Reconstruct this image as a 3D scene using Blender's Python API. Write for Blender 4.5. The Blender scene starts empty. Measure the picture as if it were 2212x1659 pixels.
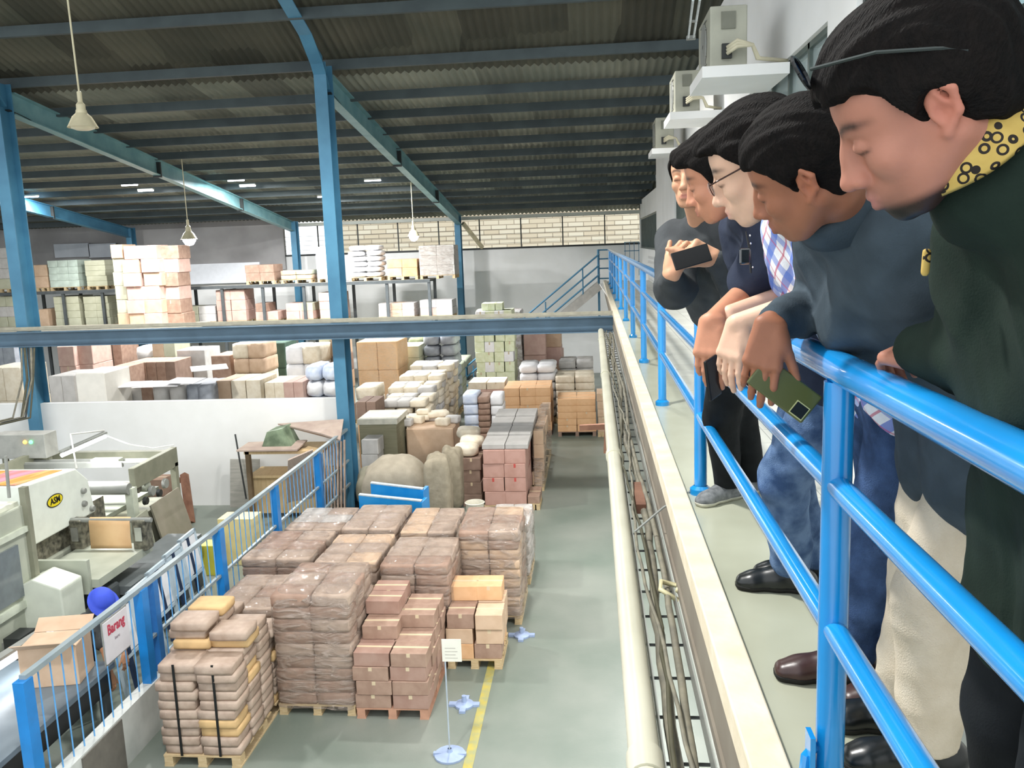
import bpy, math, random
import numpy as np
from mathutils import Vector, Matrix
random.seed(7)
SC = bpy.context.scene
COL = SC.collection
# ---------------------------------------------------------------- camera
F, CX, CY = 1850.0, 1106.0, 829.5
CAMZ = 1.32
def _n(v):
    v = np.array(v, float); return v / np.linalg.norm(v)
AY = _n((172, -308.5, F))
_b = F * F / (308.5 - 172 * .0357)
AD = _n((_b * .0357, _b, F))
AX = np.cross(AD, AY); AX = AX / np.linalg.norm(AX)
# world point p (relative to the camera) -> camera coords: x*AX + y*AY - z*AD
R_cw = np.column_stack([AX, AY, -AD])          # world -> image axes (x right, y down, z forward)
R_wc = R_cw.T
def ray(px, py):
    d = R_wc @ np.array(((px - CX) / F, (py - CY) / F, 1.0)); return d
def at_y(px, py, Y):
    d = ray(px, py); return Vector(d * (Y / d[1])) + Vector((0, 0, CAMZ))
def at_z(px, py, z):
    d = ray(px, py); return Vector(d * ((z - CAMZ) / d[2])) + Vector((0, 0, CAMZ))
def at_x(px, py, X):
    d = ray(px, py); return Vector(d * (X / d[0])) + Vector((0, 0, CAMZ))
cam_d = bpy.data.cameras.new('camera'); cam = bpy.data.objects.new('camera', cam_d); COL.objects.link(cam)
cam_d.sensor_width = 36; cam_d.lens = F / 2212 * 36; cam_d.clip_start = .05; cam_d.clip_end = 300
m = Matrix(((R_wc[0][0], -R_wc[0][1], -R_wc[0][2], 0), (R_wc[1][0], -R_wc[1][1], -R_wc[1][2], 0), (R_wc[2][0], -R_wc[2][1], -R_wc[2][2], CAMZ), (0, 0, 0, 1)))
cam.matrix_world = m
SC.camera = cam
# ---------------------------------------------------------------- world and exposure
SC.view_settings.view_transform = 'Standard'; SC.view_settings.look = 'None'
SC.view_settings.gamma = 1; SC.view_settings.use_curve_mapping = False
SC.view_settings.exposure = 0.55
wd = bpy.data.worlds.new('overcast_sky'); SC.world = wd; wd.use_nodes = True
wn = wd.node_tree.nodes; wl = wd.node_tree.links
bg = wn['Background']; bg.inputs[0].default_value = (.93, .97, 1.0, 1); bg.inputs[1].default_value = 1.25
SC.cycles.max_bounces = 6; SC.cycles.diffuse_bounces = 3; SC.cycles.glossy_bounces = 2
SC.cycles.transmission_bounces = 3; SC.cycles.transparent_max_bounces = 10
SC.cycles.caustics_reflective = False; SC.cycles.caustics_refractive = False
SC.cycles.sample_clamp_indirect = 4
try:
    SC.cycles.use_denoising = True
    SC.cycles.use_adaptive_sampling = True; SC.cycles.adaptive_threshold = .03
except Exception: pass
GZ = CAMZ - 5.6 * .92            # hall floor
# ---------------------------------------------------------------- materials
def lin(c):
    if isinstance(c, str):
        c = tuple(int(c[i:i + 2], 16) / 255 for i in (0, 2, 4))
    return tuple((x / 12.92 if x <= .04045 else ((x + .055) / 1.055) ** 2.4) for x in c[:3])
MATS = {}
def mat(name, col, rough=.7, metal=0., var=.12, scale=6., bump=0., bscale=40., spec=.4, col2=None, emit=None, estr=0., coat=0., stretch=None):
    """Procedural surface: base colour varied by noise (optionally towards col2), optional noise bump."""
    if name in MATS: return MATS[name]
    m_ = bpy.data.materials.new(name); m_.use_nodes = True
    nt = m_.node_tree; N = nt.nodes; L = nt.links
    b = N['Principled BSDF']
    b.inputs['Roughness'].default_value = rough; b.inputs['Metallic'].default_value = metal
    b.inputs['Specular IOR Level'].default_value = spec
    if coat: b.inputs['Coat Weight'].default_value = coat; b.inputs['Coat Roughness'].default_value = .12
    tc = N.new('ShaderNodeTexCoord'); src = tc.outputs['Object']
    if stretch:
        mp = N.new('ShaderNodeMapping'); mp.inputs['Scale'].default_value = stretch; L.new(src, mp.inputs[0]); src = mp.outputs[0]
    nz = N.new('ShaderNodeTexNoise'); nz.inputs['Scale'].default_value = scale; nz.inputs['Detail'].default_value = 4
    L.new(src, nz.inputs[0])
    rp = N.new('ShaderNodeValToRGB'); c = lin(col)
    if col2 is None:
        a = tuple(x * (1 - var) for x in c); d = tuple(min(1, x * (1 + var)) for x in c)
    else: a, d = c, lin(col2)
    rp.color_ramp.elements[0].position = .35; rp.color_ramp.elements[1].position = .65
    rp.color_ramp.elements[0].color = (*a, 1); rp.color_ramp.elements[1].color = (*d, 1)
    L.new(nz.outputs[0], rp.inputs[0]); L.new(rp.outputs[0], b.inputs['Base Color'])
    if bump:
        n2 = N.new('ShaderNodeTexNoise'); n2.inputs['Scale'].default_value = bscale; n2.inputs['Detail'].default_value = 3
        L.new(src, n2.inputs[0])
        bp = N.new('ShaderNodeBump'); bp.inputs['Strength'].default_value = bump; bp.inputs['Distance'].default_value = .02
        L.new(n2.outputs[0], bp.inputs['Height']); L.new(bp.outputs[0], b.inputs['Normal'])
    if emit:
        b.inputs['Emission Color'].default_value = (*lin(emit), 1); b.inputs['Emission Strength'].default_value = estr
    MATS[name] = m_
    return m_
def nodes_of(m_):
    return m_.node_tree.nodes, m_.node_tree.links, m_.node_tree.nodes['Principled BSDF']
def film_mat(name, alpha=.35, tint='e8e4e2', scale=9., bump=.9, rough=.15):
    """Clear stretch film: mostly see-through, wrinkled and glossy."""
    if name in MATS: return MATS[name]
    m_ = bpy.data.materials.new(name); m_.use_nodes = True
    nt = m_.node_tree; N = nt.nodes; L = nt.links; b = N['Principled BSDF']
    b.inputs['Base Color'].default_value = (*lin(tint), 1); b.inputs['Roughness'].default_value = rough
    b.inputs['Specular IOR Level'].default_value = .9
    tr = N.new('ShaderNodeBsdfTransparent'); mx = N.new('ShaderNodeMixShader'); out = N['Material Output']
    tc = N.new('ShaderNodeTexCoord'); mp = N.new('ShaderNodeMapping'); mp.inputs['Scale'].default_value = (1, 1, 3.2)
    L.new(tc.outputs['Object'], mp.inputs[0])
    n1 = N.new('ShaderNodeTexNoise'); n1.inputs['Scale'].default_value = scale; n1.inputs['Detail'].default_value = 3; n1.inputs['Distortion'].default_value = 1.2
    L.new(mp.outputs[0], n1.inputs[0])
    bp = N.new('ShaderNodeBump'); bp.inputs['Strength'].default_value = bump; bp.inputs['Distance'].default_value = .05
    L.new(n1.outputs[0], bp.inputs['Height']); L.new(bp.outputs[0], b.inputs['Normal'])
    rp = N.new('ShaderNodeMapRange'); rp.inputs['From Min'].default_value = .4; rp.inputs['From Max'].default_value = .7
    rp.inputs['To Min'].default_value = alpha * .45; rp.inputs['To Max'].default_value = min(1, alpha * 1.7)
    L.new(n1.outputs[0], rp.inputs[0]); L.new(rp.outputs[0], mx.inputs[0])
    L.new(tr.outputs[0], mx.inputs[1]); L.new(b.outputs[0], mx.inputs[2]); L.new(mx.outputs[0], out.inputs[0])
    MATS[name] = m_
    return m_
def glass_mat(name, tint, alpha=.5, rough=.08):
    if name in MATS: return MATS[name]
    m_ = bpy.data.materials.new(name); m_.use_nodes = True
    N, L, b = nodes_of(m_); b.inputs['Base Color'].default_value = (*lin(tint), 1); b.inputs['Roughness'].default_value = rough
    tr = N.new('ShaderNodeBsdfTransparent'); mx = N.new('ShaderNodeMixShader'); mx.inputs[0].default_value = alpha
    L.new(tr.outputs[0], mx.inputs[1]); L.new(b.outputs[0], mx.inputs[2]); L.new(mx.outputs[0], N['Material Output'].inputs[0])
    MATS[name] = m_
    return m_
# ---------------------------------------------------------------- mesh helpers
class MB:
    """Collects shapes and links them as ONE mesh object."""
    def __init__(s): s.v = []; s.f = []; s.mi = []
    def add(s, vs, fs, mi=0):
        o = len(s.v); s.v += [tuple(v) for v in vs]; s.f += [tuple(i + o for i in f) for f in fs]; s.mi += [mi] * len(fs); return s
    def box(s, c, d, rot=None, mi=0):
        """centre c, full size d, rot = Matrix or z angle"""
        hx, hy, hz = d[0] / 2, d[1] / 2, d[2] / 2
        vs = [Vector((x, y, z)) for x in (-hx, hx) for y in (-hy, hy) for z in (-hz, hz)]
        if rot is not None:
            M = rot if isinstance(rot, Matrix) else Matrix.Rotation(rot, 3, 'Z')
            vs = [M @ v for v in vs]
        c = Vector(c); vs = [v + c for v in vs]
        return s.add(vs, [(0, 1, 3, 2), (4, 6, 7, 5), (0, 4, 5, 1), (2, 3, 7, 6), (0, 2, 6, 4), (1, 5, 7, 3)], mi)
    def bb(s, x0, x1, y0, y1, z0, z1, mi=0):
        return s.box(((x0 + x1) / 2, (y0 + y1) / 2, (z0 + z1) / 2), (abs(x1 - x0), abs(y1 - y0), abs(z1 - z0)), None, mi)
    def bar(s, a, b, w, h, up=(0, 0, 1), mi=0):
        """rectangular bar from a to b, w across, h along up"""
        a, b = Vector(a), Vector(b); d = (b - a).normalized(); up = Vector(up)
        sd = d.cross(up).normalized(); u2 = sd.cross(d).normalized()
        vs = []
        for p in (a, b):
            for i, j in ((-1, -1), (1, -1), (1, 1), (-1, 1)): vs.append(p + sd * (i * w / 2) + u2 * (j * h / 2))
        return s.add(vs, [(3, 2, 1, 0), (4, 5, 6, 7), (0, 1, 5, 4), (1, 2, 6, 5), (2, 3, 7, 6), (3, 0, 4, 7)], mi)
    def ibeam(s, a, b, w, h, up=(0, 0, 1), t=.012, mi=0, h2=None):
        a, b = Vector(a), Vector(b); d = (b - a).normalized(); up = Vector(up)
        sd = d.cross(up).normalized(); u2 = sd.cross(d).normalized()
        h2 = h2 or h
        for sg in (1, -1): s.bar(a + u2 * sg * h / 2, b + u2 * sg * h2 / 2, w, t * 1.6, u2, mi)
        vs = []
        for p, hh in ((a, h), (b, h2)):
            for i, j in ((-1, -1), (1, -1), (1, 1), (-1, 1)): vs.append(p + sd * (i * t / 2) + u2 * (j * hh / 2))
        return s.add(vs, [(3, 2, 1, 0), (4, 5, 6, 7), (0, 1, 5, 4), (1, 2, 6, 5), (2, 3, 7, 6), (3, 0, 4, 7)], mi)
    def tube(s, pts, r, n=10, mi=0, cap=True):
        pts = [Vector(p) for p in pts]; k = len(pts); rs = r if isinstance(r, (list, tuple)) else [r] * k
        vs = []; ref = None
        for i, p in enumerate(pts):
            d = (pts[min(i + 1, k - 1)] - pts[max(i - 1, 0)]).normalized()
            if ref is None: ref = Vector((0, 0, 1)) if abs(d.z) < .9 else Vector((1, 0, 0))
            u = d.cross(ref).normalized(); ref = u.cross(d).normalized()
            for j in range(n):
                t = 2 * math.pi * j / n; vs.append(p + (u * math.cos(t) + ref * math.sin(t)) * rs[i])
        fs = [(i * n + j, i * n + (j + 1) % n, (i + 1) * n + (j + 1) % n, (i + 1) * n + j) for i in range(k - 1) for j in range(n)]
        if cap: fs += [tuple(range(n))[::-1], tuple((k - 1) * n + j for j in range(n))]
        return s.add(vs, fs, mi)
    def lathe(s, prof, c, n=20, mi=0, axis='Z'):
        vs = []
        for r, z in prof:
            for j in range(n):
                t = 2 * math.pi * j / n
                v = (r * math.cos(t), r * math.sin(t), z)
                if axis == 'X': v = (v[2], v[0], v[1])
                if axis == 'Y': v = (v[0], v[2], v[1])
                vs.append(Vector(v) + Vector(c))
        fs = [(i * n + j, i * n + (j + 1) % n, (i + 1) * n + (j + 1) % n, (i + 1) * n + j) for i in range(len(prof) - 1) for j in range(n)]
        return s.add(vs, fs, mi)
    def prism(s, poly, ext, mi=0):
        """poly: list of 3D points (flat), ext: extrusion vector"""
        p = [Vector(q) for q in poly]; e = Vector(ext); n = len(p)
        vs = p + [q + e for q in p]
        return s.add(vs, [tuple(range(n))[::-1], tuple(range(n, 2 * n))] + [(i, (i + 1) % n, n + (i + 1) % n, n + i) for i in range(n)], mi)
    def mesh(s, name):
        me = bpy.data.meshes.new(name); me.from_pydata(s.v, [], s.f)
        for p, i in zip(me.polygons, s.mi): p.material_index = i
        me.update(); return me
    def build(s, name, mats, parent=None, smooth=False, bevel=0., loc=None, seg=2):
        me = s.mesh(name)
        for m_ in (mats if isinstance(mats, (list, tuple)) else [mats]): me.materials.append(m_)
        o = bpy.data.objects.new(name, me); COL.objects.link(o)
        if parent is not None: o.parent = parent
        if loc is not None: o.location = loc
        if smooth:
            me.shade_smooth()
            if smooth == 'auto':
                try: me.set_sharp_from_angle(angle=math.radians(35))
                except Exception: pass
        if bevel:
            b = o.modifiers.new('bevel', 'BEVEL'); b.width = bevel; b.segments = seg; b.limit_method = 'ANGLE'
        return o
def tag(o, label=None, cat=None, group=None, kind=None):
    if label: o['label'] = label
    if cat: o['category'] = cat
    if group: o['group'] = group
    if kind: o['kind'] = kind
    return o
def thing(name, label, cat, loc=(0, 0, 0), rz=0., group=None):
    o = bpy.data.objects.new(name, None); COL.objects.link(o); o.location = loc; o.rotation_euler = (0, 0, rz); o.empty_display_size = .1
    return tag(o, label, cat, group)
def struct(o): o['kind'] = 'structure'; return o
def link(name, me, parent=None, loc=(0, 0, 0), rz=0., rot=None, sc=None):
    o = bpy.data.objects.new(name, me); COL.objects.link(o); o.location = loc
    o.rotation_euler = rot if rot else (0, 0, rz)
    if sc: o.scale = sc
    if parent is not None: o.parent = parent
    return o
# ================================================================ SETTING
S = .92
YA, YB, YW = 16.5, 33.2, 33.7        # column rows and far wall
XW = 2.0 * S                                      # gallery wall face
XF = -4.92                                    # fence line
M_floor = mat('concrete_floor', '6b756c', .42, var=.1, scale=.7, bump=.05, bscale=30, col2='82877f', spec=.5)
M_white = mat('white_wall_paint', 'e4e4e1', .8, scale=1.2, col2='ececea', bump=.05, bscale=8)
M_blue = mat('blue_gloss_paint', '148ad0', .22, var=.1, scale=3, coat=.6, spec=.5)
M_steel_blue = mat('blue_steel_paint', '3f7492', .5, scale=2, col2='4a83a1', spec=.5)
M_steel_teal = mat('teal_grey_steel_paint', '5f8b92', .45, scale=2, col2='78a0a4', spec=.5)
M_roof = mat('dark_fibre_roof_sheet', '4a4b41', .85, scale=.7, col2='5a584c', bump=.1, bscale=10)
M_roof2 = mat('grey_fibre_roof_sheet', '70756b', .8, scale=.5, col2='8a8c80')
M_purlin = mat('purlin_steel', '3c4649', .6, scale=2, col2='475254')
M_cream = mat('cream_tile_edge', 'd9ccb0', .6, scale=5, col2='e6dcc6', bump=.2, bscale=20)
M_fasc = mat('brown_grey_fascia', '7d7468', .6, scale=3, col2='8a8376')
M_pipe = mat('cream_pvc', 'cfcdb9', .35, scale=2, col2='c2c0ac', spec=.5)
M_dark = mat('dark_metal', '2a2d2c', .5, scale=3)
M_grey = mat('mid_grey_metal', '8b8d88', .5, scale=3)
M_lgrey = mat('light_grey_paint', 'c9cdc4', .5, scale=2, var=.05)
M_tile = mat('gallery_tiles', 'a9ab97', .25, scale=1.2, col2='b9bba8', spec=.5)
M_black = mat('black_plastic', '111314', .4, scale=4)
M_rust = mat('rust_brown_steel', '6d4a3a', .7, scale=5, col2='85604c')
# hall floor with yellow line
floor = struct(MB().bb(-40, 9, -6, 44, GZ - .2, GZ).build('floor', M_floor))
N, L, b = nodes_of(M_floor)
b.inputs['Roughness'].default_value = .38
ml = mat('worn_yellow_line_paint', 'a99a4a', .6, scale=9, col2='8f9168')
o = MB().bb(-.05, .05, 0, 3.4, 0, .004).build('trim_1', ml); struct(o)
p = at_z(1010, 1659, GZ); o.location = (p.x, p.y - .6, GZ)
# ---- roof, corrugated sheets, two slopes
def roof_z(y):
    k = 17.4; zk = CAMZ + 1.3 + .13 * (YW - k)
    if y >= k: return CAMZ + 1.3 + .13 * (YW - y)
    return zk + .33 * (k - y)
def corrugated(name, x0, x1, y0, y1, mt, pitch=.16, amp=.03):
    vs, fs = [], []; n = int((x1 - x0) / pitch * 4); ny = max(1, int(abs(y1 - y0) / 4))
    for i in range(n + 1):
        x = x0 + (x1 - x0) * i / n; dz = amp * math.cos(i * math.pi / 2)
        for j in range(ny + 1):
            y = y0 + (y1 - y0) * j / ny; vs.append((x, y, roof_z(y) + dz))
    for i in range(n):
        for j in range(ny):
            a = i * (ny + 1) + j; fs.append((a, a + 1, a + ny + 2, a + ny + 1))
    o = MB().add(vs, fs).build(name, mt, smooth=True); return struct(o)
corrugated('ceiling', -34, 6, 5.0, 17.4, M_roof)
corrugated('ceiling.001', -34, 6, 17.4, YW + .9, M_roof2)
for m_ in (M_roof, M_roof2):       # sheets differ in tone: wide patches along the sheet direction
    N, L, b = nodes_of(m_)
    tc = N.new('ShaderNodeTexCoord'); mp = N.new('ShaderNodeMapping'); mp.inputs['Scale'].default_value = (1.05, .28, 0)
    vo = N.new('ShaderNodeTexVoronoi'); vo.distance = 'CHEBYCHEV'; vo.inputs['Randomness'].default_value = .25; vo.inputs['Scale'].default_value = 1
    hs = N.new('ShaderNodeHueSaturation'); sp = N.new('ShaderNodeSeparateColor'); mr = N.new('ShaderNodeMapRange')
    mr.inputs['To Min'].default_value = .6; mr.inputs['To Max'].default_value = 1.25
    L.new(tc.outputs['Object'], mp.inputs[0]); L.new(mp.outputs[0], vo.inputs[0]); L.new(vo.outputs['Color'], sp.inputs[0])
    L.new(sp.outputs[0], mr.inputs[0]); L.new(mr.outputs[0], hs.inputs['Value'])
    src = b.inputs['Base Color'].links[0].from_socket
    L.new(src, hs.inputs['Color']); L.new(hs.outputs[0], b.inputs['Base Color'])
# ---- purlins
def purlin(y, h=.17):
    z = roof_z(y) - .05; m_ = MB()
    m_.bb(-34, XW + .2, y - .03, y + .03, z - h, z); m_.bb(-34, XW + .2, y - .03, y + .06, z - h - .012, z - h)
    o = m_.build('roof_purlin', M_purlin); tag(o, 'dark steel purlin running across under the corrugated roof', 'roof beam', 'purlins under the roof')
for yo in (12.95, 14.7, 16.45, 18.2, 19.9, 21.4, 22.9, 24.4, 25.9, 27.4, 28.9, 30.4, 31.9, 33.4, 34.9): purlin(yo * S)
# ---- far wall with barred opening
zt, zr = 1.14, roof_z(YW)
struct(MB().bb(-40, XW + .3, YW, YW + .2, GZ, zt).build('wall_back', M_white))
M_board = mat('grey_cladding_panel', '8e8c8b', .8, scale=.6, col2='a9a7a6')
struct(MB().bb(-40, -12.2, YW - .1, YW + .1, zt - .5, zr + .3).build('wall_back.001', M_board))
M_brick = mat('pale_brick_outdoors', 'e7dfcb', .9)
N, L, b = nodes_of(M_brick)
br = N.new('ShaderNodeTexBrick'); br.inputs['Color1'].default_value = (*lin('f1e8d2'), 1); br.inputs['Color2'].default_value = (*lin('e2d3b8'), 1)
br.inputs['Mortar'].default_value = (*lin('b3a48d'), 1); br.inputs['Scale'].default_value = 1; br.inputs['Brick Width'].default_value = .7; br.inputs['Row Height'].default_value = .22
br.inputs['Mortar Size'].default_value = .02
tc = N.new('ShaderNodeTexCoord'); mp = N.new('ShaderNodeMapping'); mp.inputs['Rotation'].default_value = (math.pi / 2, 0, 0)
L.new(tc.outputs['Object'], mp.inputs[0]); L.new(mp.outputs[0], br.inputs[0]); L.new(br.outputs[0], b.inputs['Base Color'])
o = MB().bb(-12, 8, 39.5, 39.8, GZ, CAMZ + 3.2).build('brick_building', M_brick); tag(o, 'sunlit pale brick building seen through the barred opening', 'building')
# grille in the opening = window_1
w1 = MB(); x0, x1 = -12.2, XW
w1.bb(x0, x1, YW - .03, YW + .06, zt, zt + .07); w1.bb(x0, x1, YW - .03, YW + .06, zr - .32, zr - .2)
wf = struct(w1.build('window_1', M_dark))
g = MB(); k = 0
x = x1 - 1.35
while x > x0: g.bb(x, x + .045, YW, YW + .04, zt, zr - .2); x -= 1.62
for z in (.22, .4, .58, .76): g.bb(x0, x1, YW + .01, YW + .025, zt + z, zt + z + .012)
g.build('window_bars', M_dark, wf)
o = MB().bb(x0, XW + .2, YW - .45, YW - .35, zr - .32, zr - .2).build('gutter_pipe', M_lgrey); tag(o, 'long white gutter under the far roof edge', 'gutter')
o = MB().bar(at_y(1000, 482, YB - .4), at_y(1042, 535, YW - .02), .12, .12).build('brace_strut', mat('cream_timber', 'd8cba8')); tag(o, 'short cream diagonal strut beside the far column top', 'strut')
# translucent / pale panels high behind the racks on the left
M_pan = mat('milky_roof_panel', 'b9bfc6', .6, scale=.8, col2='d2d6dc')
for i, (a, bx) in enumerate(((120, 192), (194, 250))):
    p = at_y(a, 557, YW - .25); q = at_y(bx, 525, YW - .25)
    struct(MB().bb(p.x, q.x, YW - .28, YW - .22, p.z, q.z).build('window_%d' % (i + 2), M_pan))
# bright long white board behind the racks
p = at_y(390, 615, YW - .2); q = at_y(560, 566, YW - .2)
o = MB().bb(p.x, q.x, YW - .2, YW - .1, p.z, q.z).build('white_sheet_panel', mat('bright_white_sheet', 'f0f3f8', .6, var=.03)); tag(o, 'long white sheet panel on the far wall left of the rack loads', 'panel')
# ---- steel frames: columns, rafters
def column(x, y, ztop, w=.22, d=.36, label='', mt=None):
    m_ = MB(); m_.ibeam((x, y, GZ + .02), (x, y, ztop), w, d, (0, 1, 0), .016)
    r = thing('steel_column', label, 'column', (0, 0, 0))
    m_.build('shaft', mt or M_steel_blue, r)
    MB().bb(x - .2, x + .2, y - .28, y + .28, GZ, GZ + .025).build('base_plate', M_dark, r)
    return r
XA2, XA1, XA0 = -4.98, -11.5, -18.1
column(XA2, YA, roof_z(YA) - .25, .24, .40, 'tall blue steel column in the middle of the hall beside the fence end')
column(XA1, YA, roof_z(YA) - .25, .24, .40, 'blue steel column at the left behind the printing press')
column(-5.05, YB - .4, roof_z(YB) - .2, .22, .34, 'dark blue steel column right of the racks at the far wall')
column(-11.45, YB - .4, roof_z(YB) - .2, .22, .34, 'blue steel column among the racks at the far wall')
def rafter(x, label, mt, near_mt):
    r = thing('roof_rafter', label, 'roof beam')
    yk = YA
    MB().ibeam((x, yk + .3, roof_z(yk + .3) - .5), (x, YB - .4, roof_z(YB) - .42), .2, .42, (0, 0, 1), .014, h2=.34).build('far_span', mt, r)
    for t in (.36, .68):
        y = yk + (YB - yk) * t; z = roof_z(y) - .47
        MB().bb(x - .11, x + .11, y - .03, y + .03, z - .2, z + .2).build('splice_plate', M_dark, r)
    # haunch that bends up towards the near roof slope
    pts = [(yk, roof_z(yk) - .7), (yk - .35, roof_z(yk - .35) - .42), (yk - .9, roof_z(yk - .9) - .22), (yk - 2.0, roof_z(yk - 2.0) - .2), (yk - 8, roof_z(yk - 8) - .2)]
    m_ = MB()
    for (a, za), (c, zc) in zip(pts, pts[1:]): m_.bar((x, a, za), (x, c, zc), .24, .02, (0, 0, 1))
    vs = []
    for (a, za) in pts: vs += [(x - .008, a, za), (x - .008, a, roof_z(a) - .1), (x + .008, a, za), (x + .008, a, roof_z(a) - .1)]
    fs = []
    for i in range(len(pts) - 1):
        o_ = i * 4; fs += [(o_, o_ + 4, o_ + 5, o_ + 1), (o_ + 2, o_ + 3, o_ + 7, o_ + 6)]
    m_.add(vs, fs)
    m_.build('haunch', near_mt, r)
    m2 = MB(); m2.bar((x, yk + .1, roof_z(yk) - .75), (x, yk + .75, roof_z(yk + .75) - .62), .2, .02); m2.build('bracket', M_dark, r)
    return r
rafter(XA2, 'pale blue-grey rafter sloping to the far column right of centre', M_steel_teal, M_steel_blue)
rafter(XA1, 'teal-grey rafter sloping down over the racks at the upper left', M_steel_teal, M_steel_blue)
rafter(XA0, 'blue rafter at the far left edge under the dark roof', M_steel_blue, M_steel_blue)
column(XA0, YB - .4, roof_z(YB) - .2, .22, .34, 'blue steel column hidden in the rack loads at the far left')
# cross beam along the column row with a rail on top
zb1, zb0 = -.09, -.37
cb = thing('cross_beam', 'long blue steel beam crossing the hall at mid height', 'beam')
MB().ibeam((-24, YA - .3, (zb0 + zb1) / 2), (XW - 1.45, YA - .3, (zb0 + zb1) / 2), .16, zb1 - zb0, (0, 0, 1), .012).build('girder', mat('dull_blue_beam', '566f82', .5, scale=2), cb)
MB().bb(-24, XW - 1.45, YA - .22, YA + .05, zb1 + .02, zb1 + .05).bb(-24, XW - 1.45, YA - .5, YA - .45, zb1 + .07, zb1 + .12).build('walk_rail', mat('dusty_beige_rail', 'a09c8c'), cb)
# ---- partition wall at the column row, behind the press
zp = -1.61
struct(MB().bb(-30, XA2 - .12, YA + .05, YA + .2, GZ, zp).build('wall_left', M_white))
# ---- gallery (walkway with the people)
GX0, GX1 = .36, XW; GY1 = 31 * S
struct(MB().bb(GX0 + .1, GX1 + .2, -2, GY1, -.2, 0).build('gallery_floor', M_tile))
N, L, b = nodes_of(M_tile)
br = N.new('ShaderNodeTexBrick'); br.offset = 0; br.inputs['Scale'].default_value = 1; br.inputs['Brick Width'].default_value = .4; br.inputs['Row Height'].default_value = .4
br.inputs['Mortar Size'].default_value = .003; br.inputs['Mortar'].default_value = (*lin('7d8077'), 1)
br.inputs['Color1'].default_value = (*lin('adaf9c'), 1); br.inputs['Color2'].default_value = (*lin('b9bbaa'), 1)
tc = N.new('ShaderNodeTexCoord'); mp = N.new('ShaderNodeMapping'); mp.inputs['Location'].default_value = (-.74, .1, 0)
L.new(tc.outputs['Object'], mp.inputs[0]); L.new(mp.outputs[0], br.inputs[0])
sx = N.new('ShaderNodeSeparateXYZ'); L.new(tc.outputs['Object'], sx.inputs[0])
gt = N.new('ShaderNodeMath'); gt.operation = 'GREATER_THAN'; gt.inputs[1].default_value = .74; L.new(sx.outputs[0], gt.inputs[0])
mx = N.new('ShaderNodeMix'); mx.data_type = 'RGBA'; L.new(gt.outputs[0], mx.inputs['Factor'])
src = b.inputs['Base Color'].links[0].from_socket
h2 = N.new('ShaderNodeHueSaturation'); h2.inputs['Value'].default_value = 1.25; h2.inputs['Saturation'].default_value = .5; L.new(br.outputs[0], h2.inputs['Color'])
L.new(src, mx.inputs['A']); L.new(h2.outputs[0], mx.inputs['B']); L.new(mx.outputs['Result'], b.inputs['Base Color'])
struct(MB().bb(GX0, GX0 + .1, -2, GY1, -.06, .035).build('trim_2', M_cream, bevel=.006))
struct(MB().bb(GX0 + .01, GX0 + .09, -2, GY1, -.26, -.06).bb(GX0, GX0 + .2, -2, GY1, -.29, -.25).build('trim_3', M_fasc))
struct(MB().bb(GX0, GX1, GY1, GY1 + .1, -.2, 0).build('trim_4', M_cream))
# wall under the gallery and doorway end
struct(MB().bb(1.14, 1.3, -2, YW, GZ, -.2).build('wall_lower', mat('white_lower_wall', 'eeeeea', .8, var=.03)))
# ---- gallery wall with windows (right side)
zwt = CAMZ + 3.42 * S
def wall_seg(y0, y1, z0, z1, x0=XW, x1=XW + .2):
    wr.bb(x0, x1, y0, y1, z0, z1)
wr = MB()
def py(px, py_, X=XW): return at_x(px, py_, X)
yw1a, yw1b = py(1605, 216).y, py(1788, 45).y          # long window band (far end, near end)
zh = py(1788, 45).z                                   # header height
yw2 = py(1849, 60).y                                  # near window starts here, runs past the camera
zs = 1.0                                              # sill height
wall_seg(-2, YW, -.2, zs)                             # below the sills
wall_seg(yw1a, yw1b, zh, zwt); wall_seg(yw1b, yw2, zs, zwt)
wall_seg(-2, yw2, zh + .25, zwt + 1.2)
yd0, yd1, yd2 = 15.2, 19.6, 25.0
wall_seg(yw1a, yd0, zs, zwt)
wall_seg(yd0, yd1, 2.35, zwt - .3); wall_seg(yd1, yd2, zs, zwt - .55)
wall_seg(yd2, YW, 2.1, 2.75)
wall_seg(YW - .4, YW, zs, 2.9)
struct(wr.build('wall_right', M_white))
for (ya, yb, zz) in ((-2, 17.2, zwt), ):
    pass
M_frame = mat('dark_window_frame', '2b3330', .4)
M_frame2 = mat('grey_window_frame', '55605c', .4)
M_glass = glass_mat('bluish_window_glass', 'a9c6cc', .5)
M_glass2 = glass_mat('pale_window_glass', 'd5e6e6', .35)
def window(n, ya, yb, z0, z1, nm, fm, gm, t=.05, mt=.06):
    f = MB(); x = XW + .04
    f.bb(x, x + .08, ya, yb, z1 - t, z1).bb(x, x + .08, ya, yb, z0, z0 + t).bb(x, x + .08, ya, ya + t, z0, z1).bb(x, x + .08, yb - t, yb, z0, z1)
    fo = struct(f.build('window_%d' % n, fm)); mu = MB()
    for i in range(1, nm):
        y = ya + (yb - ya) * i / nm; mu.bb(x, x + .07, y - mt / 2, y + mt / 2, z0, z1)
    mu.build('mullion', fm, fo)
    MB().bb(x + .03, x + .04, ya + t, yb - t, z0 + t, z1 - t).build('pane', gm, fo)
    return fo
window(4, yw1b, yw1a, zs, zh, 5, M_frame2, M_glass2)
w2 = window(5, 1.0, yw2, zs, zh + .25, 6, M_frame, M_glass)
MB().bb(XW + .02, XW + .12, 1.0, yw2, 2.12, 2.26).build('transom', M_frame, w2)
window(6, yd0, yd1, zs, 2.35, 16, M_frame2, M_glass, mt=.05)
window(7, yd2, YW - .4, zs, 2.1, 20, M_frame2, M_glass, mt=.05)
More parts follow.
